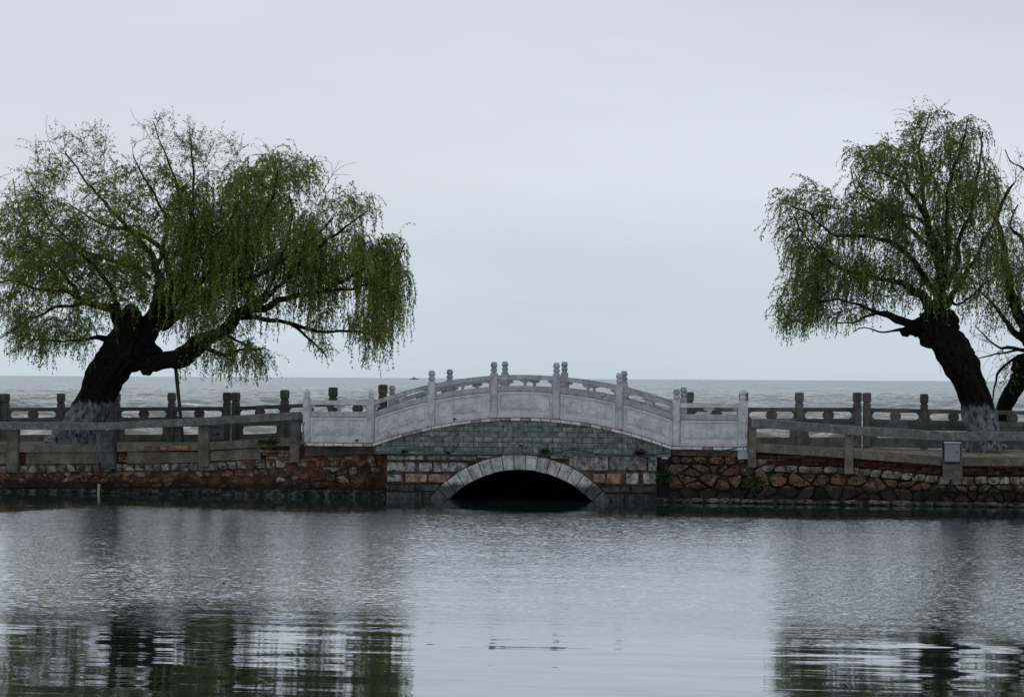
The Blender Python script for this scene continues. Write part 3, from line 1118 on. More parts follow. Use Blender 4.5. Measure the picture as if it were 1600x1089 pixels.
# --- wall on the propped willow's side
wl = thing('retaining_wall', 'rusty rubble lake wall with ochre earth between its stones, under the propped willow', 'wall', (XP(200), YL, 0))
body = MB()
body.slab(frange(xLL, xA + 0.35, 0.3), lambda x: -0.6, lambda x: zdl(x) - 0.03, YL + 0.03, YL + 0.298)
body.build('mortar', M_MORTAR, wl)
zt_row = zrow([(-260, 728), (0, 727), (320, 723), (420, 716), (480, 712), (605, 710)], YL)
zb_row = zrow([(-260, 740), (0, 739), (320, 735), (480, 730), (605, 728)], YL)
rough_face('earth_face', wl, xLL, xA - 0.02, lambda x: 0.1, lambda x: zt_row(x) + 0.01, YL - 0.0, 0.035, M_MORTAR)
z_foot = zrow([(-260, 764), (0, 763), (300, 762), (605, 765)], YL)
rubble(wl, xLL, x478, zb_row, zt_row, 0.20, 0.17, YL, 0.045, 0.005, M_PALE, skip=0.12, sq=True)
rubble(wl, x478, xA - 0.1, zb_row, zt_row, 0.22, 0.17, YL, 0.04, 0.010, M_RUB_L, skip=0.2)
rubble(wl, xLL, xA - 0.14, z_foot, zb_row, 0.25, 0.14, YL, 0.035, 0.004, M_RUB_L, skip=0.38)
# footing course that stands forward at the waterline
zf_t = lambda x: z_foot(x) + 0.0
rubble(wl, xLL, xA - 0.06, lambda x: -0.1, zf_t, 0.6, 0.17, YL - 0.075, 0.04, 0.006, M_LEDGE, jitter=0.42, skip=0.5)
fb = MB()
fb.slab(frange(xLL, xA - 0.05, 0.3), lambda x: -0.6, lambda x: z_foot(x) - 0.02 + 0.015 * mnoise.noise(Vector((x * 3, 0, 0))), YL - 0.05, YL + 0.028)
fb.build('footing', M_LEDGE, wl)
rough_face('footing_face', wl, xLL, xA - 0.06, lambda x: -0.12, lambda x: z_foot(x) - 0.01, YL - 0.07, 0.05, M_LEDGE, lip=0.08, strata=1.4)

# rendered cement panels under the lower beam, between the parapet posts
def fz(a, b, Yp):
    return zrow([a, b], Yp)


# zones: (x0, x1, top-left, top-right, bottom-left, bottom-right)
def cement(x0, y0a, x1, y0b, yba, ybb, Yf, parent, mat=M_CONC):
    m = MB()
    X0, X1 = XP(x0, Yf), XP(x1, Yf)
    t = zrow([(x0, y0a), (x1, y0b)], Yf)
    b = zrow([(x0, yba), (x1, ybb)], Yf)
    xs_ = frange(X0, X1, 0.12)
    m.slab(xs_, lambda x: b(x) + 0.02 * mnoise.noise(Vector((x * 7, 3, 0))), t, Yf - 0.01 if False else Yf - 0.03, Yf + 0.028)
    m.build('cement_panel', mat, parent)


cement(-250, 706, 14, 706, 725, 725, YL, wl)
cement(42, 706, 152, 706, 725, 724, YL, wl)
cement(200, 706, 312, 706, 724, 722, YL, wl)
cement(328, 705, 408, 699, 720, 717, YL, wl)


def brickrow(parent, x0, x1, zf, h, bw, Yf, depth, mat, skip=0.1, off=0.0, tilt=0.0, clipz=None, name='brick'):
    X0, X1 = XP(x0, Yf), XP(x1, Yf)
    x = X0 - off
    while x < X1:
        a, b = max(x, X0), min(x + bw - 0.01, X1)
        if b - a > 0.05 and random.random() > skip:
            z0 = zf((a + b) / 2)
            dz = tilt * (b - a)
            d = depth * random.uniform(0.4, 1.2)
            j = [random.uniform(-0.005, 0.005) for _ in range(4)]
            vs = [(a, Yf - d, z0 + j[0]), (b, Yf - d, z0 + j[1] + dz), (b, Yf + 0.05, z0 + dz), (a, Yf + 0.05, z0),
                  (a, Yf - d, z0 + h + j[2]), (b, Yf - d, z0 + h + j[3] + dz), (b, Yf + 0.05, z0 + h + dz), (a, Yf + 0.05, z0 + h)]
            mesh_obj(name, vs, [(0, 3, 2, 1), (4, 5, 6, 7), (0, 1, 5, 4), (1, 2, 6, 5), (2, 3, 7, 6), (3, 0, 4, 7)], mat, parent)
        x += bw


# bricks laid bare where the cement has fallen off
for r in range(3):
    brickrow(wl, 30, 44, zrow([(20, 712 + 4.4 * r), (50, 712 + 4.4 * r)], YL), 0.045, 0.14, YL, 0.03, M_REDB, 0, off=0.05 * r)
    brickrow(wl, 186, 200, zrow([(180, 712 + 4.8 * r), (210, 712 + 4.8 * r)], YL), 0.05, 0.16, YL, 0.03, M_OLDB, 0, off=0.05 * r)
for r in range(4):
    zz = zrow([(408, 706 + 5 * r), (458, 708 + 5.2 * r)], YL)
    brickrow(wl, 408 + 3 * r, 456, zz, 0.052, 0.23, YL, 0.07, M_OLDB, 0, off=0.09 * r)
brickrow(wl, 215, 295, zrow([(215, 703), (300, 702)], YL), 0.09, 0.17, YL - 0.10, 0.05, M_OLDB, 0.05)
brickrow(wl, 478, 580, zrow([(478, 720), (580, 716)], YL), 0.055, 0.24, YL, 0.05, M_OLDB, 0.3, off=.1)
# rough cement under the balustrade foot
m = MB()
Xa, Xb = XP(478, YL), XP(588, YL)
tz = zrow([(478, 696), (588, 696)], YL)
bz = zrow([(478, 712), (588, 709)], YL)
m.slab(frange(Xa, Xb, 0.1), lambda x: bz(x) + 0.03 * mnoise.noise(Vector((x * 5, 8, 0))), tz, YL - 0.06, YL + 0.028)
m.build('cement_panel', stone_mat('rust_stained_cement', (0.085, 0.06, 0.048), (0.04, 0.03, 0.026), (0.14, 0.085, 0.06), scale=5, bump=0.8, bscale=25,
                                  streak=(0.6, (0.03, 0.022, 0.02))), wl)

# --- wall on the electric box's side
wr_ = thing('retaining_wall', 'brown rubble lake wall topped with red brick courses, below the grey electric box', 'wall', (XP(1350), YR, 0))
body = MB()
body.slab(frange(xB - 0.3, xRR, 0.3), lambda x: -0.6, lambda x: zdr(x) - 0.06, YR + 0.03, YR + 0.298)
body.build('mortar', M_MORTAR_D, wr_)
zA = zrow([(1028, 712), (1175, 712), (1200, 726), (1330, 730), (1480, 744), (1560, 745), (1860, 746)], YR)
zB_ = zrow([(1028, 724), (1175, 726), (1200, 737), (1330, 741), (1480, 757), (1600, 757), (1860, 758)], YR)
rough_face('mortar_face', wr_, xB - 0.04, xRR, lambda x: 0.05, lambda x: zA(x) + 0.01, YR + 0.012, 0.03, M_MORTAR_D)
zC = zrow([(1028, 783), (1860, 786)], YR)
rubble(wr_, xB + 0.22, XP(1168, YR), zB_, zA, 0.24, 0.16, YR, 0.05, 0.008, M_RUB_R)
rubble(wr_, XP(1168, YR), xRR, zB_, zA, 0.24, 0.16, YR, 0.05, 0.005, M_PALE, sq=True)
rubble(wr_, xB + 0.2, XP(1180, YR), zC, zB_, 0.31, 0.22, YR, 0.06, 0.008, M_RUB_R)
rubble(wr_, XP(1180, YR), xRR, zC, zB_, 0.27, 0.165, YR, 0.06, 0.007, M_RUB_R)
# pale ledge stones just above the water
rubble(wr_, xB - 0.05, xRR, lambda x: 0.015, lambda x: 0.10 + 0.02 * mnoise.noise(Vector((x * 2, 1, 0))), 0.38, 0.12, YR - 0.15, 0.03, 0.003, M_LEDGE_P, jitter=0.1)
fb = MB()
fb.slab(frange(xB - 0.06, xRR, 0.3), lambda x: -0.6, lambda x: 0.09 + 0.02 * mnoise.noise(Vector((x * 3, 5, 0))), YR - 0.15, YR + 0.028)
fb.build('footing', M_LEDGE, wr_)
for r in range(4):
    for (xa, xb, ya, yb_) in ((1184, 1320, 711.5, 712.5), (1333, 1470, 714, 727), (1503, 1800, 727, 728)):
        zz = zrow([(xa, ya + 5.2 * r + 4), (xb, yb_ + 5.2 * r + 4)], YR)
        zlo = zA
        # keep only courses that stand above the stone row
        if zz(XP((xa + xb) / 2, YR)) > zA(XP((xa + xb) / 2, YR)) - 0.02:
            brickrow(wr_, xa, xb, zz, 0.058, 0.25, YR, 0.03, M_REDB, 0.1, off=0.12 * (r % 2))
m = MB()
Xa, Xb = XP(1048, YR), XP(1160, YR)
tz = zrow([(1048, 700.5), (1170, 703)], YR)
bz = zrow([(1048, 711), (1170, 713)], YR)
m.slab(frange(Xa, Xb, 0.1), lambda x: bz(x) + 0.02 * mnoise.noise(Vector((x * 5, 8, 0))), tz, YR - 0.05, YR + 0.028)
m.build('cement_panel', MATS['rust_stained_cement'], wr_)
# grey stone at the foot of the last marble post
MB().box(XP(1153, 0), XP(1169, 0), YR - 0.06, YR + 0.1, ZP(1160, 717), ZP(1160, 703)).build('corner_stone', M_MARBLE_G, wr_)
MB().box(XP(1034, 0), XP(1044, 0), YR - 0.06, YR + 0.1, ZP(1040, 717), ZP(1040, 708)).build('corner_stone', M_MARBLE_G, wr_)

# ------------------------------------------------------------------ bridge
br_ = thing('arch_bridge', 'small hump bridge of green brick and pale arch stones over a dark round opening', 'bridge', (xm, 1.1, 0))
ZB = ZP(815, 711)            # level where brick meets stone
xac = XP(813)
zin = ZP(813, 733.5)
wR = 158 / 75.0
wRo = 180.6 / 75.0
zac = zin - wR               # centre of the arch ring (below the water)
YF, YBr = 0.0, 2.42


def ring_x(r, z):
    t = r * r - (z - zac) ** 2
    return math.sqrt(t) if t > 0 else 0.0


# spandrel core (front and back faces), following the arch and the hump
core = MB()
n = 60
for (yy0, yy1) in ((0.035, 0.30), (YBr - 0.3, YBr - 0.02)):
    xs = frange(xA + 0.02, xB - 0.02, 0.08)
    def low(x):
        t = x - xac
        return (zac + math.sqrt(wRo ** 2 - t * t)) - 0.01 if abs(t) < wRo * 0.9 and (zac + math.sqrt(max(0, wRo ** 2 - t * t))) > 0 else -0.6
    seg = []
    xL0 = xac - ring_x(wRo, 0) - 0.001
    xR0 = xac + ring_x(wRo, 0) + 0.001
    core.slab([xA + 0.02, xL0], lambda x: -0.6, lambda x: ZB - 0.02, yy0, yy1)
    core.slab([xR0, xB - 0.02], lambda x: -0.6, lambda x: ZB - 0.02, yy0, yy1)
    core.slab(frange(xL0 + .002, xR0 - .002, 0.06), low, lambda x: ZB + 0.02, yy0, yy1)
core.build('mortar', stone_mat('abutment_mortar', (0.06, 0.033, 0.025), (0.02, 0.014, 0.012), (0.12, 0.07, 0.052), scale=6, bump=0.8, bscale=22, wet=0.34, spots=(5, 0.55, (0.02, 0.016, 0.014))), br_)
spw = MB()
for (yy0, yy1) in ((0.03, 0.30), (YBr - 0.3, YBr - 0.02)):
    spw.slab(frange(xl + 0.02, xr - 0.02, 0.1), lambda x: ZB - 0.015, lambda x: max(arc(x) - 0.065, ZB - 0.01), yy0, yy1)
sw_ = spw.build('spandrel_wall', M_JOINT, br_)
# green bricks
bh, bw_ = 8.15 / 75, 15.6 / 75
r = 0
z = ZB + 0.004
while z < arc(xm):
    x = xl - (bw_ / 2 if r % 2 else 0) - 0.06
    h_ = 0.045 if r == 0 else bh
    w_ = bw_ * 1.8 if r == 0 else bw_
    while x < xr:
        a, b = x + 0.003, x + w_ - 0.003
        a += random.uniform(-.004, .004)
        b += random.uniform(-.004, .004)
        poly = [(a, z + 0.003), (b, z + 0.003), (b, z + h_ - 0.004), (a, z + h_ - 0.004)]
        # cut to the hump
        for xq in (a, (a + b) / 2, b):
            zq = arc(xq) - 0.068
            e_ = 0.01
            sl_ = (arc(xq + e_) - arc(xq - e_)) / (2 * e_)
            if len(poly) >= 3:
                poly = clip_poly(poly, -sl_, 1, zq - sl_ * xq)
        poly = clip_poly(poly, 1, 0, xr - 0.01) if len(poly) >= 3 else poly
        poly = clip_poly(poly, -1, 0, -xl - 0.01) if len(poly) >= 3 else poly
        if len(poly) >= 3:
            ar = 0.5 * abs(sum(poly[q][0] * poly[(q + 1) % len(poly)][1] - poly[(q + 1) % len(poly)][0] * poly[q][1] for q in range(len(poly))))
            if ar > 0.0006:
                d = random.uniform(0.0, 0.012)
                k_ = len(poly)
                cxq, czq = sum(p[0] for p in poly) / k_, sum(p[1] for p in poly) / k_
                vs = [(p[0], 0.04, p[1]) for p in poly] + [(p[0], 0.014 - d, p[1]) for p in poly] + [(cxq + (p[0] - cxq) * .94, 0.006 - d, czq + (p[1] - czq) * .88) for p in poly]
                fs = [tuple(range(2 * k_, 3 * k_))]
                for rr in (0, 1):
                    fs += [(rr * k_ + i, rr * k_ + (i + 1) % k_, (rr + 1) * k_ + (i + 1) % k_, (rr + 1) * k_ + i) for i in range(k_)]
                mesh_obj('brick', vs, fs, M_GREEN, sw_)
        x += w_
    z += h_
    r += 1

# voussoirs
NV = 23
a0, a1 = math.radians(90 + 70), math.radians(90 - 70)
step = math.radians(6.1)
for i in range(-11, 12):
    ac = math.pi / 2 - i * step * 1.0 + 0.0
    aa, ab = ac + step / 2 - 0.0035, ac - step / 2 + 0.0035
    if zac + wRo * math.sin(ac) < -0.15:
        continue
    ri, ro = wR + random.uniform(-0.006, 0.006), wRo + random.uniform(-0.008, 0.008)
    ys = -0.045 + random.uniform(-0.006, 0.006)
    vs = []
    for yy in (0.26, ys + 0.008, ys):
        ins = 0.007 if yy == ys else 0
        for (rr, an) in ((ri + ins, aa - ins), (ri + ins, (aa + ab) / 2), (ri + ins, ab + ins), (ro - ins, ab + ins), (ro - ins, (aa + ab) / 2), (ro - ins, aa - ins)):
            vs.append((xac + rr * math.cos(an), yy, zac + rr * math.sin(an)))
    fs = [tuple(range(12, 18))]
    for q in (0, 6):
        fs += [(q + k, q + (k + 1) % 6, q + 6 + (k + 1) % 6, q + 6 + k) for k in range(6)]
    mesh_obj('voussoir', vs, fs, M_VOUS, br_)
# vault and the closed sluice wall at its far side
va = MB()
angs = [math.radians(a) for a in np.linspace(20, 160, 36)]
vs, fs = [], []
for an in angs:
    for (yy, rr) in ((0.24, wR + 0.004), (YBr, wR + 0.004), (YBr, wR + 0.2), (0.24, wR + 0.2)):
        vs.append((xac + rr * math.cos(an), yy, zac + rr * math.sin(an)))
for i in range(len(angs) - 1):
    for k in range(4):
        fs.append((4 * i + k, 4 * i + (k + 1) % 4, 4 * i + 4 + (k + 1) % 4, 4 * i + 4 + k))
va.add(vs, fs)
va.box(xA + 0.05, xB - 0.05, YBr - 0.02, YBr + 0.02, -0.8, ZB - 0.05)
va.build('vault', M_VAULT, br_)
# side walls seal the void beside the vault
sv = MB()
sv.box(xA + 0.02, xA + 0.2, 0.31, YBr - 0.31, -0.6, ZB)
sv.box(xB - 0.2, xB - 0.02, 0.31, YBr - 0.31, -0.6, ZB)
sv.build('abutment_side', M_MORTAR_D, br_)
# bridge deck
dk = MB()
dk.slab(frange(x478, x1170, 0.15), lambda x: arc(x) - 0.18, lambda x: arc(x) - 0.03, 0.302, YBr - 0.302)
dk.build('deck', M_TILE, br_)

# abutment blocks, traced course by course; the arch ring cuts them
def block(x0, y0, x1, y1, mat, proud=-0.012):
    X0, X1, Z1, Z0 = XP(x0), XP(x1), ZP(x0, y0), ZP(x0, y1)
    g_ = [random.uniform(.004, .02) for _ in range(8)]
    poly = [(X0 + g_[0], Z0 + g_[1]), (X1 - g_[2], Z0 + g_[3]), (X1 - g_[4], Z1 - g_[5]), (X0 + g_[6], Z1 - g_[7])]
    # cut by the outside of the ring: subdivide and use tangents
    cxm, czm = (X0 + X1) / 2, (Z0 + Z1) / 2
    if abs(cxm - xac) < wRo * 1.2:
        an = math.atan2(czm - zac, cxm - xac)
        a_, b_ = -math.cos(an), -math.sin(an)
        rr = wRo + 0.015
        poly = clip_poly(poly, a_, b_, -(rr) + a_ * xac + b_ * zac)
    if len(poly) < 3:
        return
    k_ = len(poly)
    cxq, czq = sum(p[0] for p in poly) / k_, sum(p[1] for p in poly) / k_
    # subdivide the outline for a hand-cut edge
    pp = []
    for i in range(k_):
        p, q = poly[i], poly[(i + 1) % k_]
        ns = max(1, int(math.hypot(q[0] - p[0], q[1] - p[1]) / 0.12))
        for t in range(ns):
            pp.append((p[0] + (q[0] - p[0]) * t / ns + random.uniform(-.009, .009), p[1] + (q[1] - p[1]) * t / ns + random.uniform(-.009, .009)))
    k_ = len(pp)
    vs = [(p[0], 0.05, p[1]) for p in pp] + [(p[0], -proud + 0.014, p[1]) for p in pp] + [(cxq + (p[0] - cxq) * .96, -proud + random.uniform(-.004, .004), czq + (p[1] - czq) * .92) for p in pp]
    fs = [tuple(range(2 * k_, 3 * k_))]
    for rr in (0, 1):
        fs += [(rr * k_ + i, rr * k_ + (i + 1) % k_, (rr + 1) * k_ + (i + 1) % k_, (rr + 1) * k_ + i) for i in range(k_)]
    mesh_obj('stone_block', vs, fs, mat, br_)


B, O = M_BLOCK, M_BLOCK_O
for a in ((605, 711, 664, 719, B), (665, 711, 745, 719, M_BLOCK), (604, 721, 650, 737, B), (654, 722, 676, 737, B), (677, 722, 731, 737, B),
          (604, 739.5, 629, 753, B), (633, 740, 668, 754, O), (669, 740, 704, 754, O), (603, 756, 648, 767, B), (649, 756, 698, 767, B),
          (603, 768, 660, 792, B), (661, 768, 715, 792, B),
          (889, 713, 951, 735, B), (952, 712, 1011, 735, B), (1012, 712, 1027, 737, B),
          (925, 739, 946, 755, O), (947, 739, 973, 756, O), (978, 738, 999, 757, B), (1004, 738, 1026, 757, B),
          (940, 759, 985, 770, B), (986, 759, 1027, 770, B), (915, 771, 975, 795, B), (976, 771, 1028, 795, B), (745, 711, 775, 716, B), (860, 712, 888, 717, B)):
    block(*a)

# coping stones under the balustrade
def coping(y0, y1, parent):
    x = x478 - 0.02
    w_ = 15.7 / 75
    while x < x1170 - 0.02:
        a, b = x + 0.007, min(x + w_ - 0.007, x1170 - 0.02)
        zd = random.uniform(-0.003, 0.003)
        m_ = MB()
        m_.slab([a, (a + b) / 2, b], lambda q: arc(q) - 0.066 + zd, lambda q: arc(q) - 0.012, y0 + random.uniform(-.004, .004), y1)
        mesh_obj('coping_stone', m_.v, m_.f, M_MARBLE if random.random() < .8 else M_MARBLE_R, parent)
        x += w_


coping(-0.045, 0.302, br_)
MB().slab(frange(x478, x1170 - 0.05, 0.1), lambda q: arc(q) - 0.060, lambda q: arc(q) - 0.001, -0.02, 0.25).build('bedding_joint', M_GAPR, br_)
rc = MB()
rc.slab(frange(XP(600, 2.3), XP(1078, 2.3), 0.2), lambda q: arc(q) - 0.062, lambda q: arc(q) - 0.003, YBr - 0.30, YBr + 0.02)
rc.build('coping_course', M_MARBLE_G, br_)

# ------------------------------------------------------------------ marble balustrades
FIN = [(0.050, 0.0), (0.058, 0.006), (0.050, 0.018), (0.064, 0.03), (0.071, 0.05), (0.071, 0.07), (0.062, 0.09), (0.048, 0.098), (0.048, 0.104),
       (0.058, 0.112), (0.071, 0.135), (0.075, 0.15), (0.074, 0.158), (0.070, 0.162), (0.071, 0.17), (0.062, 0.195), (0.056, 0.215), (0.05, 0.222), (0.02, 0.226)]
FIN_D = [(0.050, 0.0), (0.058, 0.006), (0.050, 0.018), (0.064, 0.03), (0.066, 0.05), (0.060, 0.065), (0.048, 0.072), (0.048, 0.08),
         (0.068, 0.088), (0.070, 0.10), (0.064, 0.125), (0.045, 0.155), (0.024, 0.18), (0.008, 0.195)]


def marble_post(parent, x, y, zb, h, w, mat, fin, fmat=None, strip=True):
    m_ = MB()
    hw_ = w / 2
    m_.box(x - hw_, x + hw_, y - hw_, y + hw_, zb - 0.002, zb + h - 0.02, c=0.008)
    m_.box(x - hw_ * .86, x + hw_ * .86, y - hw_ * .86, y + hw_ * .86, zb + h - 0.021, zb + h, c=0.009)
    if strip:
        for sg in (-1, 1):
            yy = y + sg * (hw_ + 0.003)
            k = hw_ * 0.5
            za, zb2 = zb + 0.14, zb + h - 0.12
            pl = [(-k, za + .02), (-k + .02, za), (k - .02, za), (k, za + .02), (k, zb2 - .02), (k - .02, zb2), (-k + .02, zb2), (-k, zb2 - .02)]
            m_.prism(pl, Vector((x, yy, 0)), Vector((1, 0, 0)), Vector((0, 1, 0)), 0.005)
    p = m_.build('post', mat, parent)
    f_ = MB()
    f_.lathe(fin, (x, y, zb + h), 14)
    f_.build('finial', fmat or mat, p, smooth=False)
    return p


def bracket(m_, x, y, zb, zt, half=0, sl_=0.0):
    """cloud scroll between the two rails; half -1/1 keeps one side only"""
    H = zt - zb
    prof = [(0.022, 0.0), (0.034, 0.12), (0.022, 0.26), (0.03, 0.42), (0.055, 0.55), (0.095, 0.62), (0.115, 0.72), (0.112, 0.86), (0.09, 1.0)]
    for sg in (-1, 1):
        if half and sg != half:
            continue
        pl = [(0, 0)] + [(sg * a, b * H) for a, b in prof] + [(0, H)]
        m_.prism(pl, Vector((x, y, zb)), Vector((1, 0, 0)), Vector((0, 1, 0)), 0.03, slope=sl_)
        m_.lathe([(0.002, -.018), (0.018, -.01), (0.02, 0.0), (0.018, .01), (0.002, .018)], (x + sg * 0.098, y, zb + 0.80 * H + sl_ * sg * .1), 8)
    if not half:
        m_.lathe([(0.01, 0), (0.032, 0.012), (0.032, 0.024), (0.01, 0.036)], (x, y, zb + 0.12 * H), 10)


def carving(x0, x1, zbf, ztf, y, seed, parent, mat):
    """shallow relief of hills, rays and clouds in a sunk field"""
    r_ = random.Random(seed)
    m_ = MB()
    W = x1 - x0

    def pt(u_, v_):
        x = x0 + W * u_
        return (x, y, zbf(x) + (ztf(x) - zbf(x)) * v_)

    def curve(us, vs_, rad=0.006):
        pts = [pt(a, b) for a, b in zip(us, vs_)]
        m_.tube(pts, rad, 5)
    # frame
    k = 0.05
    fr_ = [(k, .06), (1 - k, .06), (1, .18), (1, .82), (1 - k, .95), (k, .95), (0, .82), (0, .18), (k, .06)]
    us, vs2 = [], []
    for (a, b) in zip(fr_[:-1], fr_[1:]):
        for t in np.linspace(0, 1, 6)[:-1]:
            us.append(a[0] + (b[0] - a[0]) * t)
            vs2.append(a[1] + (b[1] - a[1]) * t)
    us.append(us[0])
    vs2.append(vs2[0])
    curve(us, vs2, 0.008)
    for i in range(r_.randint(4, 6)):
        c, w_, h_ = r_.uniform(0.15, 0.85), r_.uniform(0.10, 0.24), r_.uniform(0.3, 0.65)
        for q in range(r_.randint(2, 4)):
            s_ = 1 - q * 0.26
            if s_ < .2:
                continue
            uu = np.linspace(max(.03, c - w_ * s_), min(.97, c + w_ * s_), 9)
            vv = 0.12 + h_ * s_ * np.exp(-((uu - c) / (w_ * s_ * 0.55)) ** 2)
            curve(uu, vv, 0.0115)
    for i in range(r_.randint(2, 4)):
        c, b = r_.uniform(0.1, 0.9), r_.uniform(0.1, 0.35)
        for q in range(r_.randint(5, 8)):
            an = r_.uniform(0.3, 2.8)
            L_ = r_.uniform(0.12, 0.34)
            uu = np.clip(np.linspace(c, c + L_ * 0.55 * math.cos(an), 5), .03, .97)
            vv = np.clip(b + np.linspace(0, L_ * 1.6 * math.sin(an), 5) ** 1.0, .08, .92)
            curve(uu, vv, 0.0105)
    for i in range(r_.randint(5, 9)):
        c, b, w_ = r_.uniform(0.1, 0.9), r_.uniform(0.5, 0.88), r_.uniform(0.03, 0.07)
        tt = np.linspace(0, 5.5, 10)
        curve(np.clip(c + w_ * np.cos(tt) * (1 - tt / 9), .03, .97), np.clip(b + w_ * 1.6 * np.sin(tt) * (1 - tt / 9), .08, .93), 0.005)
    return m_.build('carving', mat, parent, smooth=True)


def balustrade(label, posts, y, dz, rear, loc, last_small=False):
    bl = thing('marble_balustrade', label, 'balustrade', loc, 'marble balustrades of the bridge')
    pm = M_MARBLE_G if rear else M_POST
    dirty = M_MARBLE_G
    zb = lambda x: arc(x) + dz
    for i, x in enumerate(posts):
        flat = abs(x - xm) > hw - 0.1
        w_ = 0.15
        if not rear and i == len(posts) - 1:
            w_ = 0.20
        marble_post(bl, x, y, zb(x), 1.0 if rear else 0.945, w_, pm, FIN_D if (not rear and i in (0, 1)) else FIN,
                    M_MARBLE if (not rear and i in (0, 1, len(posts) - 1)) else M_MARBLE_G)
    for i in range(len(posts) - 1):
        a, b = posts[i] + 0.073, posts[i + 1] - 0.073
        if not rear and i == len(posts) - 2:
            b -= 0.025
        xs_ = frange(a, b, 0.1)
        h_ = MB()
        h_.slab(xs_, lambda q: zb(q) + 0.795, lambda q: zb(q) + 0.862, y - 0.055, y + 0.055)
        h_.slab(xs_, lambda q: zb(q) + 0.8625, lambda q: zb(q) + 0.885, y - 0.04, y + 0.04)
        flat = abs((a + b) / 2 - xm) > hw
        h_.build('handrail', M_MARBLE if flat else dirty, bl)
        md = MB()
        md.slab(xs_, lambda q: zb(q) + 0.545, lambda q: zb(q) + 0.655, y - 0.05, y + 0.05)
        md.build('middle_rail', dirty, bl)
        bk = MB()
        sl_ = lambda q: (arc(q + .02) - arc(q - .02)) / .04
        xm_ = (a + b) / 2
        bracket(bk, xm_, y, zb(xm_) + 0.656, zb(xm_) + 0.794, 0, sl_(xm_))
        bk.build('bracket', dirty, bl)
        for xx_, hf in ((a, 1), (b, -1)):
            bk = MB()
            bracket(bk, xx_, y, zb(xx_) + 0.656, zb(xx_) + 0.794, hf, sl_(xx_))
            bk.build('bracket', dirty, bl)
        pn = MB()
        # panel: border frame proud of the sunk field, plinth strip below
        a2, b2 = a + 0.007, b - 0.007
        xs2 = frange(a2, b2, 0.1)
        pn.slab(xs2, lambda q: zb(q) - 0.002, lambda q: zb(q) + 0.075, y - 0.055, y + 0.055)
        pn.slab(xs2, lambda q: zb(q) + 0.0755, lambda q: zb(q) + 0.118, y - 0.036, y + 0.036)
        pn.slab(xs2, lambda q: zb(q) + 0.1185, lambda q: zb(q) + 0.488, y - 0.018, y + 0.018)
        pn.slab(xs2, lambda q: zb(q) + 0.4885, lambda q: zb(q) + 0.535, y - 0.036, y + 0.036)
        pn.slab([a2, a2 + 0.055], lambda q: zb(q) + 0.119, lambda q: zb(q) + 0.488, y - 0.036, y + 0.036)
        pn.slab([b2 - 0.055, b2], lambda q: zb(q) + 0.119, lambda q: zb(q) + 0.488, y - 0.036, y + 0.036)
        gp = MB()  # joint cores between panel, rail and posts, with groove shade in their colour
        gp.slab(xs_, lambda q: zb(q) + 0.53, lambda q: zb(q) + 0.5445, y - 0.014, y + 0.014)
        gp.slab([a, a2], lambda q: zb(q), lambda q: zb(q) + 0.53, y - 0.013, y + 0.013)
        gp.slab([b2, b], lambda q: zb(q), lambda q: zb(q) + 0.53, y - 0.013, y + 0.013)
        gp.build('joint_shade', M_GAP, bl)
        p_ = pn.build('panel', M_MARBLE_G if rear else M_MARBLE, bl)
        if not rear:
            carving(a + 0.075, b - 0.075, lambda q: zb(q) + 0.13, lambda q: zb(q) + 0.482, y - 0.019, 100 + i, p_, M_MARBLE)
    return bl


fpx = [479.8, 579.9, 674.5, 771.5, 869.4, 967.8, 1057, 1161]
balustrade('white marble balustrade with carved panels on the lake side of the hump bridge', [XP(p, 0.12) for p in fpx], 0.12, 0.0, False, (xm, 0.12, ze))
YRB = 2.3
rpx = [612.6, 702.5, 788.7, 881.8, 975.0, 1068.0]
balustrade('greyer marble balustrade behind, on the open water side of the hump bridge', [XP(p, YRB) for p in rpx], YRB, -0.02, True, (xm, YRB, ze))


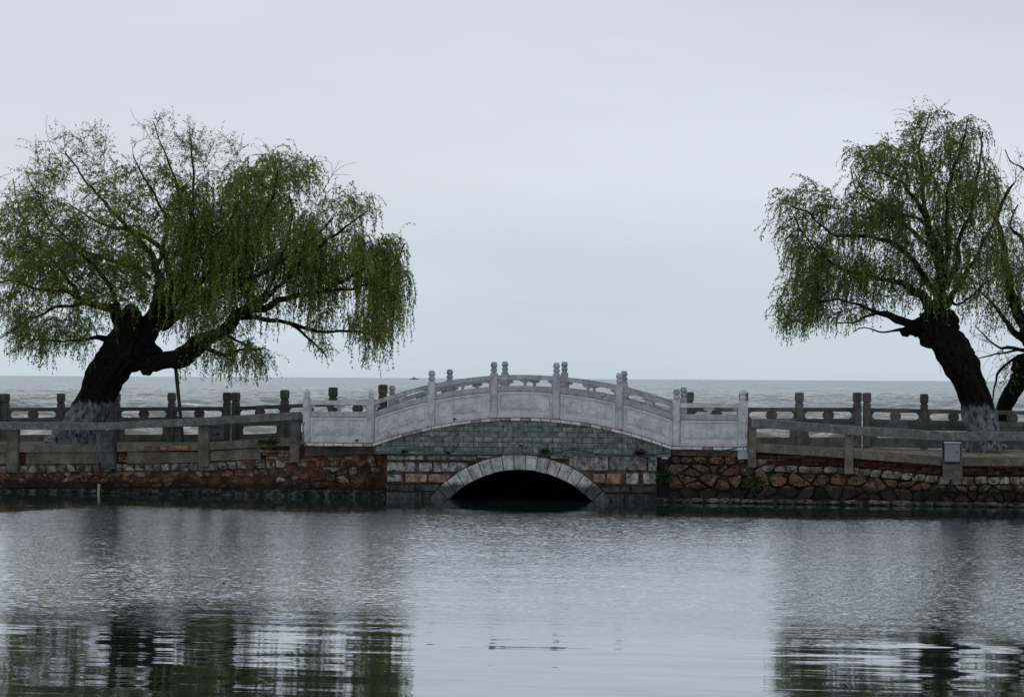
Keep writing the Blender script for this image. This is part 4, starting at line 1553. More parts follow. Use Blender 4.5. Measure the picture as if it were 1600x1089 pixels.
# ------------------------------------------------------------------ grey stone fences at the back
def fence(label, pts, mat, loc_i=0):
    """pts: (photo x, photo y of the post top, depth) per post"""
    W = [P(px, py, yy) for px, py, yy in pts]
    fe = thing('stone_fence', label, 'fence', (W[loc_i].x, W[loc_i].y, W[loc_i].z - 1.23), 'grey stone fences along the open water')
    H = 1.23
    for i, w in enumerate(W):
        if i < len(W) - 1:
            d = (W[i + 1] - w)
        else:
            d = (w - W[i - 1])
        ang = math.atan2(d.y, d.x)
        mt = Matrix.Rotation(ang, 4, 'Z')
        m_ = MB()
        m_.box(-.078, .078, -.078, .078, 0, H - 0.235, c=0.014)
        m_.box(-.062, .062, -.062, .062, H - 0.236, H - 0.2, c=0.006)
        vs = [tuple(mt @ Vector(v) + Vector((w.x, w.y, w.z - H))) for v in m_.v]
        p_ = mesh_obj('post', vs, m_.f, mat, fe)
        m_ = MB()
        m_.box(-.086, .086, -.086, .086, H - 0.212, H, c=0.022)
        vs = [tuple(mt @ Vector(v) + Vector((w.x, w.y, w.z - H))) for v in m_.v]
        mesh_obj('post_cap', vs, m_.f, mat, p_)
    for i in range(len(W) - 1):
        a, b = W[i], W[i + 1]
        d = Vector((b.x - a.x, b.y - a.y, 0))
        L_ = d.length
        if L_ < 0.4:
            continue
        u_ = d / L_
        v_ = Vector((-u_.y, u_.x, 0))
        o_ = Vector((a.x, a.y, a.z - H))
        s_ = (b.z - a.z) / L_
        e0, e1 = 0.075, L_ - 0.075
        up_r = MB().prism([(e0, .80), (e1, .80), (e1, .89), (e0, .89)], o_, u_, v_, .058, s_)
        up_r.build('top_rail', mat, fe)
        mid = MB().prism([(e0, .545), (e1, .545), (e1, .645), (e0, .645)], o_, u_, v_, .055, s_)
        mid.build('middle_rail', mat, fe)
        z0, z1 = .6455, .7995
        c_ = (e0 + e1) / 2
        dr = MB().prism([(c_ - .08, z0), (c_ + .08, z0), (c_ + .115, z0 + .035), (c_ + .115, z1 - .035), (c_ + .08, z1), (c_ - .08, z1), (c_ - .115, z1 - .035), (c_ - .115, z0 + .035)], o_, u_, v_, .05, s_)
        dr.build('drum', mat, fe)
        for sg, e in ((1, e0), (-1, e1)):
            MB().prism([(e, z0), (e + sg * .10, z0), (e + sg * .045, z0 + .045), (e + sg * .045, z1 - .045), (e + sg * .10, z1), (e, z1)], o_, u_, v_, .04, s_).build('corner_bracket', mat, fe)
        pn = MB()
        th = .04
        pz0, pz1, oz0, oz1 = .02, .5445, .235, .42
        m0, m1 = e0 + .13, e1 - .13
        pn.prism([(e0, pz0 + .11), (m0, pz0 + .11), (m0, pz1), (e0, pz1)], o_, u_, v_, th, s_)
        pn.prism([(m1, pz0 + .11), (e1, pz0 + .11), (e1, pz1), (m1, pz1)], o_, u_, v_, th, s_)
        pn.prism([(m0, oz1), (m1, oz1), (m1, pz1), (m0, pz1)], o_, u_, v_, th, s_)
        pn.prism([(m0, pz0 + .11), (m1, pz0 + .11), (m1, oz0), (m0, oz0)], o_, u_, v_, th, s_)
        for (cu, cz, su, sz_) in ((m0, oz0, 1, 1), (m1, oz0, -1, 1), (m0, oz1, 1, -1), (m1, oz1, -1, -1)):
            pn.prism([(cu, cz), (cu + su * .035, cz), (cu, cz + sz_ * .035)], o_, u_, v_, th - .001, s_)
        pn.build('panel', mat, fe)
        MB().prism([(e0, pz0), (e1, pz0), (e1, pz0 + .1095), (e0, pz0 + .1095)], o_, u_, v_, .055, s_).build('bottom_rail', mat, fe)
    return fe


fence('grey stone fence run behind the whitewashed trunk of the propped willow',
      [(-252, 617, 5.0), (-165, 616.5, 5.0), (-84, 616, 5.0), (-1, 615.5, 4.98)], M_GRAN)
fence('grey stone fence run from behind the willow trunk to the pair of touching posts',
      [(9, 615, 4.95), (95.5, 614.5, 4.9), (182, 614, 4.85), (268.5, 613.5, 4.75), (355, 613, 4.6)], M_GRAN)
fence('dark grey stone fence run climbing towards the bridge behind the first marble panel',
      [(368.5, 613, 4.5), (445, 609, 3.85), (520.5, 605, 3.2), (598.5, 600.8, 2.6)], M_GRAN)
fence('grey stone fence run from the bridge end to the close pair of posts, box side',
      [(1077, 612.5, 2.7), (1162, 612.5, 3.2), (1249, 613, 3.6), (1339.5, 613, 4.0)], M_GRAN)
fence('grey stone fence run passing behind the leaning willow near the electric box',
      [(1354.5, 613.5, 4.05), (1444, 615.5, 4.25), (1536, 617, 4.35), (1628, 618.5, 4.45), (1720, 620, 4.5), (1812, 621.5, 4.55)], M_GRAN)


# ------------------------------------------------------------------ lake-side parapets
def beam_px(m_, top, hpx, Yp, y0, y1, x0, x1, st=0.3):
    t = zrow(top, Yp)
    m_.slab(sorted(set(frange(XP(x0, Yp), XP(x1, Yp), st) + [P(a, b, Yp).x for a, b in top if x0 < a < x1])), lambda x: t(x) - hpx / 75, t, y0, y1)


pl_ = thing('stone_parapet', 'low parapet of a speckled stone beam on stubby posts, before the propped willow', 'parapet', (XP(168), YL - 0.05, 0.4))
capL = [(-260, 660), (0, 659.5), (150, 660), (175, 659.5), (320, 652), (470, 643)]
m = MB(); beam_px(m, capL, 11.8, YL, YL - 0.2, YL + 0.08, -260, 166); m.build('cap_beam', M_CAP, pl_)
m = MB(); beam_px(m, capL, 12.2, YL, YL - 0.2, YL + 0.08, 166.3, 470.5); m.build('cap_beam', M_CAP, pl_)
lowL = [(-260, 694.5), (0, 694.5), (150, 694), (320, 691), (470, 683)]
for (a, b) in ((-260, 14.3), (31.7, 152.5), (185, 312), (328.5, 455.2)):
    m = MB(); beam_px(m, lowL, 12.5, YL, YL - 0.08, YL + 0.22, a, b); m.build('lower_beam', M_CONC, pl_)
for (c, w_, yt, yb_) in ((-130, 17, 671, 738), (23, 17, 671, 738), (320.5, 16, 663, 729), (462.7, 14.5, 692, 722)):
    m = MB(); m.box(XP(c - w_ / 2, YL), XP(c + w_ / 2, YL), YL - 0.13, YL + 0.03, ZP(c, yb_, YL), ZP(c, yt, YL) - 0.002, c=0.008)
    m.build('post', M_CONC, pl_)
m = MB(); m.box(XP(455.5, YL), XP(470, YL), YL - 0.1, YL + 0.05, ZP(462, 691.5, YL), ZP(462, 655, YL), c=0.008); m.build('post', M_GRAN, pl_)
m = MB(); m.box(XP(154, YL), XP(183, YL), YL - 0.15, YL + 0.05, ZP(168, 732, YL), ZP(168, 672.5, YL), c=0.01); m.build('pier', M_PIER, pl_)
m = MB(); m.box(XP(156, YL), XP(181, YL), YL - 0.185, YL - 0.151, ZP(168, 706, YL), ZP(168, 681, YL), c=0.006); m.build('facing_slab', M_PIER, pl_)

pr_ = thing('stone_parapet', 'low parapet of a speckled stone beam that carries the grey electric box on its pier', 'parapet', (XP(1487), YR - 0.05, 0.4))
capR = [(1174, 654), (1200, 655.5), (1330, 665.5), (1480, 674.7), (1560, 674.5), (1860, 674)]
m = MB(); beam_px(m, capR, 13.2, YR, YR - 0.2, YR + 0.08, 1174, 1492); m.build('cap_beam', M_CAP, pr_)
m = MB(); beam_px(m, capR, 12.8, YR, YR - 0.2, YR + 0.08, 1492.4, 1860); m.build('cap_beam', M_CAP, pr_)
lowR = [(1174, 692), (1182, 693), (1330, 702.5), (1480, 714), (1600, 714.5), (1860, 714)]
for (a, b) in ((1182.3, 1319.5), (1333.8, 1471), (1504, 1640), (1656, 1860)):
    m = MB(); beam_px(m, lowR, 12.8, YR, YR - 0.08, YR + 0.22, a, b); m.build('lower_beam', M_CONC, pr_)
for (c, w_, yt, yb_) in ((1175.5, 12.5, 667, 730), (1326.5, 13.5, 678, 740), (1648, 14, 688, 748)):
    m = MB(); m.box(XP(c - w_ / 2, YR), XP(c + w_ / 2, YR), YR - 0.13, YR + 0.03, ZP(c, yb_, YR), ZP(c, yt, YR), c=0.008)
    m.build('post', M_CONC, pr_)
m = MB(); m.box(XP(1472.5, YR), XP(1503, YR), YR - 0.15, YR + 0.05, ZP(1487, 749, YR), ZP(1487, 688, YR), c=0.01); m.build('pier', M_CONC, pr_)

# ------------------------------------------------------------------ electric box
M_BOX = plain_mat('painted_steel', (0.14, 0.155, 0.17), 0.45, var=0.06)
M_BLK = plain_mat('black_rubber', (0.012, 0.012, 0.012), 0.6)
M_WHT = plain_mat('pale_wire', (0.16, 0.16, 0.16), 0.6)
M_LID = plain_mat('pale_steel_lid', (0.42, 0.40, 0.38), 0.5)
yb0 = YR - 0.15
eb = thing('electric_box', 'small grey steel electric box with a round lock, fixed on the pier', 'electric box', (XP(1487), yb0 - 0.02, ZP(1487, 721, yb0)))
bx0, bx1 = XP(1475.5, yb0), XP(1499.5, yb0)
bz0, bz1 = ZP(1487, 721, yb0), ZP(1487, 692, yb0)
MB().box(bx0 - 0.05, bx1 + 0.02, yb0 - 0.012, yb0 - 0.001, bz0 - 0.06, bz1 + 0.035, c=0.003).build('backplate', M_BLK, eb)
MB().box(bx0, bx1, yb0 - 0.13, yb0 - 0.0125, bz0, bz1, c=0.006).build('body', M_BOX, eb)
MB().box(bx0 + 0.012, bx1 - 0.012, yb0 - 0.139, yb0 - 0.1305, bz0 + 0.012, bz1 - 0.02, c=0.003).build('door', M_BOX, eb)
m = MB(); m.tube([(bx1 - 0.065, yb0 - 0.139, (bz0 + bz1) / 2 + .01), (bx1 - 0.065, yb0 - 0.152, (bz0 + bz1) / 2 + .01)], 0.017, 12); m.build('lock', M_BLK, eb)
m = MB(); m.prism([(-.01, 0), (bx1 - bx0 + .01, 0), (bx1 - bx0 + .01, 0.022), (-.01, 0.022)], Vector((bx0, yb0 - 0.08, bz1 + .002)), Vector((1, 0, 0)), Vector((0, 1, 0)), 0.085); m.build('lid', M_LID, eb)
m = MB()
pts = [P(px, py, yb0 - 0.03) for px, py in ((1471, 688), (1471.5, 700), (1473, 718), (1476, 725), (1482, 729.5), (1488, 729.5), (1493, 725.5), (1497, 723.5), (1500, 726), (1503, 720), (1503.5, 712), (1502, 690))]
m.tube(pts, 0.006, 5)
m.build('wire', M_WHT, eb, smooth=True)

# ------------------------------------------------------------------ cable across the bridge, cable at the post, pipe, prop
cab = [(476, 600 + 60), (473, 668), (475, 680), (474, 690), (480, 697), (492, 702), (508, 706.5), (525, 709), (550, 708.8), (575, 707.5), (600, 708.5), (640, 710.5), (690, 711), (740, 710.5),
       (800, 709.8), (850, 710.8), (868, 708), (885, 703.5), (898, 702.2), (912, 704), (930, 709.5), (950, 711.5), (990, 711.5), (1020, 711), (1045, 707), (1070, 702.5), (1090, 702.8),
       (1102, 706.5), (1120, 706), (1140, 702), (1152, 700)]
pts = [P(a, b, (-0.10 if 600 < a < 1030 else -0.09)) for a, b in cab]
sm = []
for i in range(len(pts) - 1):
    for t in (0, .5):
        a, b = pts[i], pts[i + 1]
        sm.append(a.lerp(b, t))
sm.append(pts[-1])
cb = MB().tube(sm, 0.012, 6).build('cable', M_BLK, None, smooth=True)
tag(cb, 'thin black cable sagging across the bridge face above the arch stones', 'cable')
m = MB().tube([P(a, b, -0.05) for a, b in ((1170, 668), (1168, 680), (1170, 690), (1167, 697), (1168, 706))], 0.008, 5)
tag(m.build('cable', M_BLK, None, smooth=True), 'short black cable end hanging down beside the last wide marble post', 'cable')

M_RUST = stone_mat('rusty_iron', (0.03, 0.014, 0.01), (0.012, 0.007, 0.006), (0.05, 0.022, 0.014), scale=12, bump=0.4)
M_PVC = plain_mat('dirty_pvc', (0.20, 0.17, 0.13), 0.5, var=0.3)
yp = YL - 0.30
pp_ = thing('drain_pipe', 'thin standing pipe, rusty above and pale below, at the foot of the wall', 'pipe', (XP(153.5, yp), yp, 0))
m = MB().tube([P(156, 722, yp), P(157, 738, yp), P(155, 756, yp)], [0.035, 0.03, 0.03], 8, rough=.15); m.build('upper_pipe', M_RUST, pp_)
m = MB().tube([P(155, 756, yp), P(154, 768, yp), P(153, 790, yp)], [0.032, 0.03, 0.03], 8); m.build('lower_pipe', M_PVC, pp_)
m = MB().tube([P(155, 756, yp), P(154.8, 758.5, yp)], 0.04, 8); m.build('pipe_collar', M_PVC, pp_)
m = MB().tube([P(156, 680, YL - .2), P(152, 692, YL - .21), P(146, 708, YL - .2)], 0.006, 5)
tag(m.build('wire', M_WHT, None), 'short pale wire hanging aslant from the pier beside the rusty pipe', 'wire')
yq = 2.35
m = MB().tube([P(274.5, 574, yq), P(280, 630, yq), P(286.5, 697, yq)], [0.045, 0.042, 0.04], 8, rough=.06)
tag(m.build('tree_prop', plain_mat('dark_steel', (0.012, 0.012, 0.012), 0.6), None), 'dark slanting pole propping up the low limb of the willow', 'pole')

# ------------------------------------------------------------------ warning sign
ys = 3.9
sx0, sx1 = XP(326.5, ys), XP(350, ys)
sz0, sz1 = ZP(338, 687, ys), ZP(338, 662.5, ys)
sg_ = thing('warning_sign', 'small grey warning board with a row of characters, a ban ring and a triangle', 'sign', ((sx0 + sx1) / 2, ys, sz0 - .25))
M_SIGN = plain_mat('sign_face', (0.10, 0.098, 0.105), 0.5, var=.08)
M_INK = plain_mat('sign_ink', (0.012, 0.01, 0.012), 0.6)
MB().box(sx0, sx1, ys, ys + 0.015, sz0, sz1, c=0.003).build('board', M_SIGN, sg_)
MB().box(sx0 + .03, sx0 + .06, ys + 0.016, ys + 0.04, sz0 - .3, sz1 - .05).build('leg', M_BLK, sg_)
MB().box(sx1 - .06, sx1 - .03, ys + 0.016, ys + 0.04, sz0 - .3, sz1 - .05).build('leg', M_BLK, sg_)
cxs, czs = sx0 + 0.07, sz0 + 0.14
m = MB().tube([(cxs + .05 * math.cos(t), ys - .003, czs + .05 * math.sin(t)) for t in np.linspace(0, 6.283, 20)], 0.006, 5)
m.tube([(cxs - .035, ys - .003, czs + .035), (cxs + .035, ys - .003, czs - .035)], 0.006, 5)
m.build('ban_ring', M_INK, sg_)
m = MB().prism([(-.06, -.04), (.06, -.04), (0, .055)], Vector((sx0 + .21, ys - .003, czs)), Vector((1, 0, 0)), Vector((0, 1, 0)), .003)
m.build('triangle', M_INK, sg_)
m = MB().box(sx0 + .03, sx0 + .10, ys - .004, ys - .001, sz0 + .03, sz0 + .05).box(sx0 + .16, sx0 + .27, ys - .004, ys - .001, sz0 + .03, sz0 + .045)
m.build('caption', M_INK, sg_)
try:
    fc = bpy.data.curves.new('characters', 'FONT')
    fc.body = '请注意安全'
    fc.size = 0.062
    fc.extrude = 0.001
    fc.align_x = 'CENTER'
    fo = bpy.data.objects.new('characters', fc)
    COL.objects.link(fo)
    dg = bpy.context.evaluated_depsgraph_get()
    me = bpy.data.meshes.new_from_object(fo.evaluated_get(dg))
    COL.objects.unlink(fo)
    bpy.data.objects.remove(fo)
    vs = [((sx0 + sx1) / 2 + v.co.x, ys - .003 - v.co.z, sz1 - 0.10 + v.co.y) for v in me.vertices]
    fs = [tuple(p.vertices) for p in me.polygons]
    if vs:
        mesh_obj('lettering', vs, fs, M_INK, sg_)
    bpy.data.meshes.remove(me)
except Exception as ex:
    print('text failed', ex)

# ------------------------------------------------------------------ boat on the horizon
YBT = CAM.y + 2900
bo = P(647.5, 593.2, YBT)
M_HULL = plain_mat('hazed_boat', (0.20, 0.245, 0.27), 0.6)  # pale grey-blue colour stands in for the haze over the distance
bt = thing('fishing_boat', 'tiny haze-greyed fishing boat with a cabin far out on the horizon', 'boat', (bo.x, YBT, 0))
c = Vector((bo.x, YBT, 0))
hull = MB()
vs, fs = [], []
for (u_, w_, zt_, zb_) in ((-7.2, 1.3, 1.5, 0.3), (-5, 2.0, 1.1, -.3), (0, 2.3, 1.0, -.5), (4.5, 1.8, 1.4, -.4), (7.4, 0.1, 2.0, 0.6)):
    vs += [(c.x + u_, c.y - w_, zt_), (c.x + u_, c.y - w_ * .6, zb_), (c.x + u_, c.y + w_ * .6, zb_), (c.x + u_, c.y + w_, zt_)]
for i in range(4):
    for k in range(4):
        fs.append((4 * i + k, 4 * i + (k + 1) % 4, 4 * i + 4 + (k + 1) % 4, 4 * i + 4 + k))
fs += [(0, 1, 2, 3), (16, 17, 18, 19)]
hull.add(vs, fs).build('hull', M_HULL, bt)
MB().prism([(-3.2, 0.9), (2.6, 0.9), (1.4, 2.6), (0.9, 3.6), (-1.6, 3.7), (-3.0, 2.4)], c, Vector((1, 0, 0)), Vector((0, 1, 0)), 1.5).build('cabin', M_HULL, bt)
MB().tube([(c.x - 2.6, c.y, 3.0), (c.x - 2.6, c.y, 6.0)], 0.16, 6).build('mast', M_HULL, bt)


# ------------------------------------------------------------------ willows
def smooth_path(pts, rad, sub=5):
    """Catmull-Rom through the traced points"""
    n_ = len(pts)
    o_, r_ = [], []
    for i in range(n_ - 1):
        p0, p1, p2, p3 = pts[max(i - 1, 0)], pts[i], pts[i + 1], pts[min(i + 2, n_ - 1)]
        for k in range(sub):
            t = k / sub
            q = 0.5 * ((2 * p1) + (p2 - p0) * t + (2 * p0 - 5 * p1 + 4 * p2 - p3) * t * t + (3 * p1 - p0 - 3 * p2 + p3) * t ** 3)
            o_.append(q)
            r_.append(rad[i] + (rad[i + 1] - rad[i]) * t)
    o_.append(pts[-1])
    r_.append(rad[-1])
    return o_, r_


def willow(name, label, basepx, Yt, trunk, knobs, limbs, regions, depth, leafm, zw, seed, leaf_len=0.062, bare=(), dens=1.75):
    rg = np.random.default_rng(seed)
    base = P(basepx[0], basepx[1], Yt)
    tr = thing(name, label, 'tree', (base.x, Yt, base.z), 'willows on the causeway')
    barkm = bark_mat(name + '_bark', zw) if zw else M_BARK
    S_ = F / (-CAM.y + Yt) * 1.0      # photo px per metre there
    m_ = MB()
    pts = [P(a, b, Yt) for a, b, r in trunk]
    o_, r_ = smooth_path(pts, [t[2] / S_ for t in trunk], 10)
    m_.tube(o_, r_, 64, rough=0.16, freq=2.6, ridge=0.13)
    for (a, b, r, dy) in knobs:
        m_.blob(P(a, b, Yt + dy), r / S_, (1, 1, 1.0), rough=0.5, freq=4.4, n=22)
    m_.build('trunk', barkm, tr, smooth=True)
    nodes, ndir, nrad = [], [], []
    for (y0, y1, lp) in limbs:
        n_ = len(lp)
        # arc-length based drift in depth
        cum = [0]
        for i in range(1, n_):
            cum.append(cum[-1] + math.hypot(lp[i][0] - lp[i - 1][0], lp[i][1] - lp[i - 1][1]))
        pts = [P(a, b, Yt + y0 + (y1 - y0) * c_ / cum[-1]) for (a, b, r), c_ in zip(lp, cum)]
        o_, r_ = smooth_path(pts, [(t[2] * 0.92 if t[2] > 8 else max(0.8, t[2] * (0.55 + 0.046 * t[2]))) / S_ for t in lp], 5)
        # kinks: willow limbs are never smooth
        oo = []
        for q, rr in zip(o_, r_):
            k_ = min(0.06, 0.028 + rr * 0.2)
            oo.append(q + Vector((mnoise.noise(q * 3.1), mnoise.noise(q * 3.1 + Vector((7, 7, 7))), mnoise.noise(q * 3.1 + Vector((3, 1, 9))))) * k_ * 1.6)
        MB().tube(oo, r_, 20 if r_[0] > .06 else 7, rough=0.16, freq=4, ridge=0.10 if r_[0] > .06 else 0).build('branch', M_BARK, tr, smooth=True)
        for i in range(len(oo)):
            if r_[i] < 0.13:
                nodes.append(oo[i])
                t_ = (oo[min(i + 1, len(oo) - 1)] - oo[max(i - 1, 0)]).normalized()
                ndir.append(t_)
                nrad.append(r_[i])
    # secondary branches reach into the crown
    att = []
    for (cx_, cy_, rx, ry, na, ns, L_, g_, up, lf) in regions:
        for i in range(int(na * dens)):
            while True:
                a, b = rg.uniform(-1, 1, 2)
                if a * a + b * b < 1:
                    break
            px, py = cx_ + a * rx, cy_ + b * ry
            dd = depth * (rg.beta(2, 2) * 2 - 1)
            pt_ = P(px, py, Yt + dd)
            # crowns are clumpy: thin out some pockets, crowd others
            if mnoise.noise(pt_ * 1.15 + Vector((seed, 0, 0))) < -0.12 and rg.random() < 0.5:
                continue
            att.append((pt_, ns, L_, g_, up, lf))
    c0 = nodes[0]
    att.sort(key=lambda t: (t[0] - c0).length)
    ND = np.zeros((len(nodes) + len(att) * 10, 3))
    NDir = np.zeros_like(ND)
    NR = np.zeros(len(ND))
    cnt = len(nodes)
    ND[:cnt] = [tuple(v) for v in nodes]
    NDir[:cnt] = [tuple(v) for v in ndir]
    NR[:cnt] = nrad
    sec = MB()
    starts, sdirs, sL, sg, slf = [], [], [], [], []
    for (tp, ns, L_, g_, up, lf) in att:
        t3 = np.array(tp)
        d = t3 - ND[:cnt]
        dist = np.linalg.norm(d, axis=1)
        dirdot = np.sum(d * NDir[:cnt], axis=1) / (dist + 1e-6)
        cost = dist * (1.35 - 0.45 * dirdot) + np.where(d[:, 2] < 0, 0.35, 0) * dist
        i = int(np.argmin(cost))
        p0 = Vector(ND[i]); d0 = Vector(NDir[i])
        ln = (tp - p0).length
        if ln < 0.02:
            continue
        ctrl = p0 + (d0 * 0.6 + Vector((0, 0, 0.5))) * ln * 0.45
        r0 = min(NR[i] * 0.75, 0.007 + 0.011 * ln)
        ns_ = max(3, min(9, int(ln / 0.12)))
        pts, rr = [], []
        jx = rg.normal(0, 0.02, 3)
        for k in range(ns_ + 1):
            t = k / ns_
            q = p0 * (1 - t) ** 2 + ctrl * 2 * t * (1 - t) + tp * t * t
            q = q + Vector(jx * math.sin(t * 9)) + Vector(rg.normal(0, 0.008, 3))
            pts.append(q)
            rr.append(r0 * (1 - t) + 0.0045 * t)
        sec.tube(pts, rr, 4, cap=False)
        for k in range(1, ns_ + 1):
            ND[cnt] = pts[k]
            NDir[cnt] = (pts[k] - pts[k - 1]).normalized()
            NR[cnt] = rr[k]
            cnt += 1
            if cnt >= len(ND):
                cnt -= 1
                break
        for s_ in range(ns):
            t = 1 - 0.75 * rg.random() ** 1.4
            k = min(ns_ - 1, int(t * ns_))
            q = pts[k].lerp(pts[k + 1], t * ns_ - k if t < 1 else 1)
            dd_ = (pts[k + 1] - pts[k]).normalized() * 0.8 + Vector(rg.normal(0, 0.55, 3)) + Vector((0, 0, up))
            starts.append(tuple(q)); sdirs.append(tuple(dd_.normalized())); sL.append(L_ * rg.uniform(0.45, 1.3)); sg.append(g_ * rg.uniform(.7, 1.3)); slf.append(lf)
    if sec.v:
        sec.build('fine_branches', M_TWIG, tr, kind='stuff')
    # hanging strands, all stepped together
    p = np.array(starts); d = np.array(sdirs); Ls = np.array(sL); g_ = np.array(sg); lf = np.array(slf)
    nS = len(p)
    ST = 0.055
    K = int(max(Ls) / ST) + 1
    tw = []
    leaf_p, leaf_d = [], []
    last = p.copy()
    wind = np.array([-0.04, 0.0, 0.0])
    rad0 = 0.0036
    for k in range(K):
        act = (k * ST) < Ls
        if not act.any():
            break
        d2 = d.copy()
        d2[:, 2] -= g_ * (0.30 if k > 1 else .1)
        d2 += rg.normal(0, 0.13, d.shape) + wind * 0.3
        d2[:, :2] *= np.where(k * ST > 0.35, 0.93, 1.0)
        d2 /= np.linalg.norm(d2, axis=1)[:, None]
        d = d2
        pn = p + d * ST
        # twig ribbon piece every step, as two crossed slivers would be too heavy: one sliver, random facing
        side = np.cross(d, rg.normal(0, 1, d.shape))
        side /= np.linalg.norm(side, axis=1)[:, None] + 1e-9
        w_ = rad0 * np.clip(1.2 - (k * ST) / Ls, .35, 1)[:, None]
        q = np.stack([p - side * w_, p + side * w_, pn + side * w_ * .9, pn - side * w_ * .9], 1)
        tw.append(q[act])
        for rep in range(4):
            pr = lf * (1.0 if k > 1 else 0.4)
            sel = act & (rg.random(nS) < pr)
            m2 = sel.sum()
            if m2:
                bp_ = p[sel] + d[sel] * ST * rg.random((m2, 1))
                ld = d[sel] * 0.75 + rg.normal(0, 0.6, (m2, 3)) + np.array([0, 0, -0.25])
                ld /= np.linalg.norm(ld, axis=1)[:, None]
                leaf_p.append(bp_); leaf_d.append(ld)
        p = pn
    TW = np.concatenate(tw)
    quads_obj('twigs', TW, 4, M_TWIG, tr, 'stuff')
    LP, LD = np.concatenate(leaf_p), np.concatenate(leaf_d)
    n_ = len(LP)
    sd_ = np.cross(LD, rg.normal(0, 1, LD.shape))
    sd_ /= np.linalg.norm(sd_, axis=1)[:, None] + 1e-9
    ll = leaf_len * rg.uniform(0.6, 1.3, (n_, 1))
    ww = ll * rg.uniform(0.13, 0.20, (n_, 1))
    q = np.stack([LP, LP + LD * ll * .45 + sd_ * ww, LP + LD * ll + np.array([0, 0, -.004]), LP + LD * ll * .45 - sd_ * ww], 1)
    quads_obj('leaves', q, 4, leafm, tr, 'stuff')
    print(name, 'strands', nS, 'leaves', n_, 'attractors', len(att))
    # long bare whips standing clear of the crown
    if bare:
        bm_ = MB()
        for wpts in bare:
            pp2 = [P(a, b, Yt + rg.uniform(-.5, .5) * 0) for a, b in wpts]
            o_, r_ = smooth_path(pp2, list(np.linspace(0.006, 0.003, len(pp2))), 4)
            bm_.tube(o_, r_, 4, cap=False)
        bm_.build('bare_whips', M_TWIG, tr, kind='stuff')
    return tr


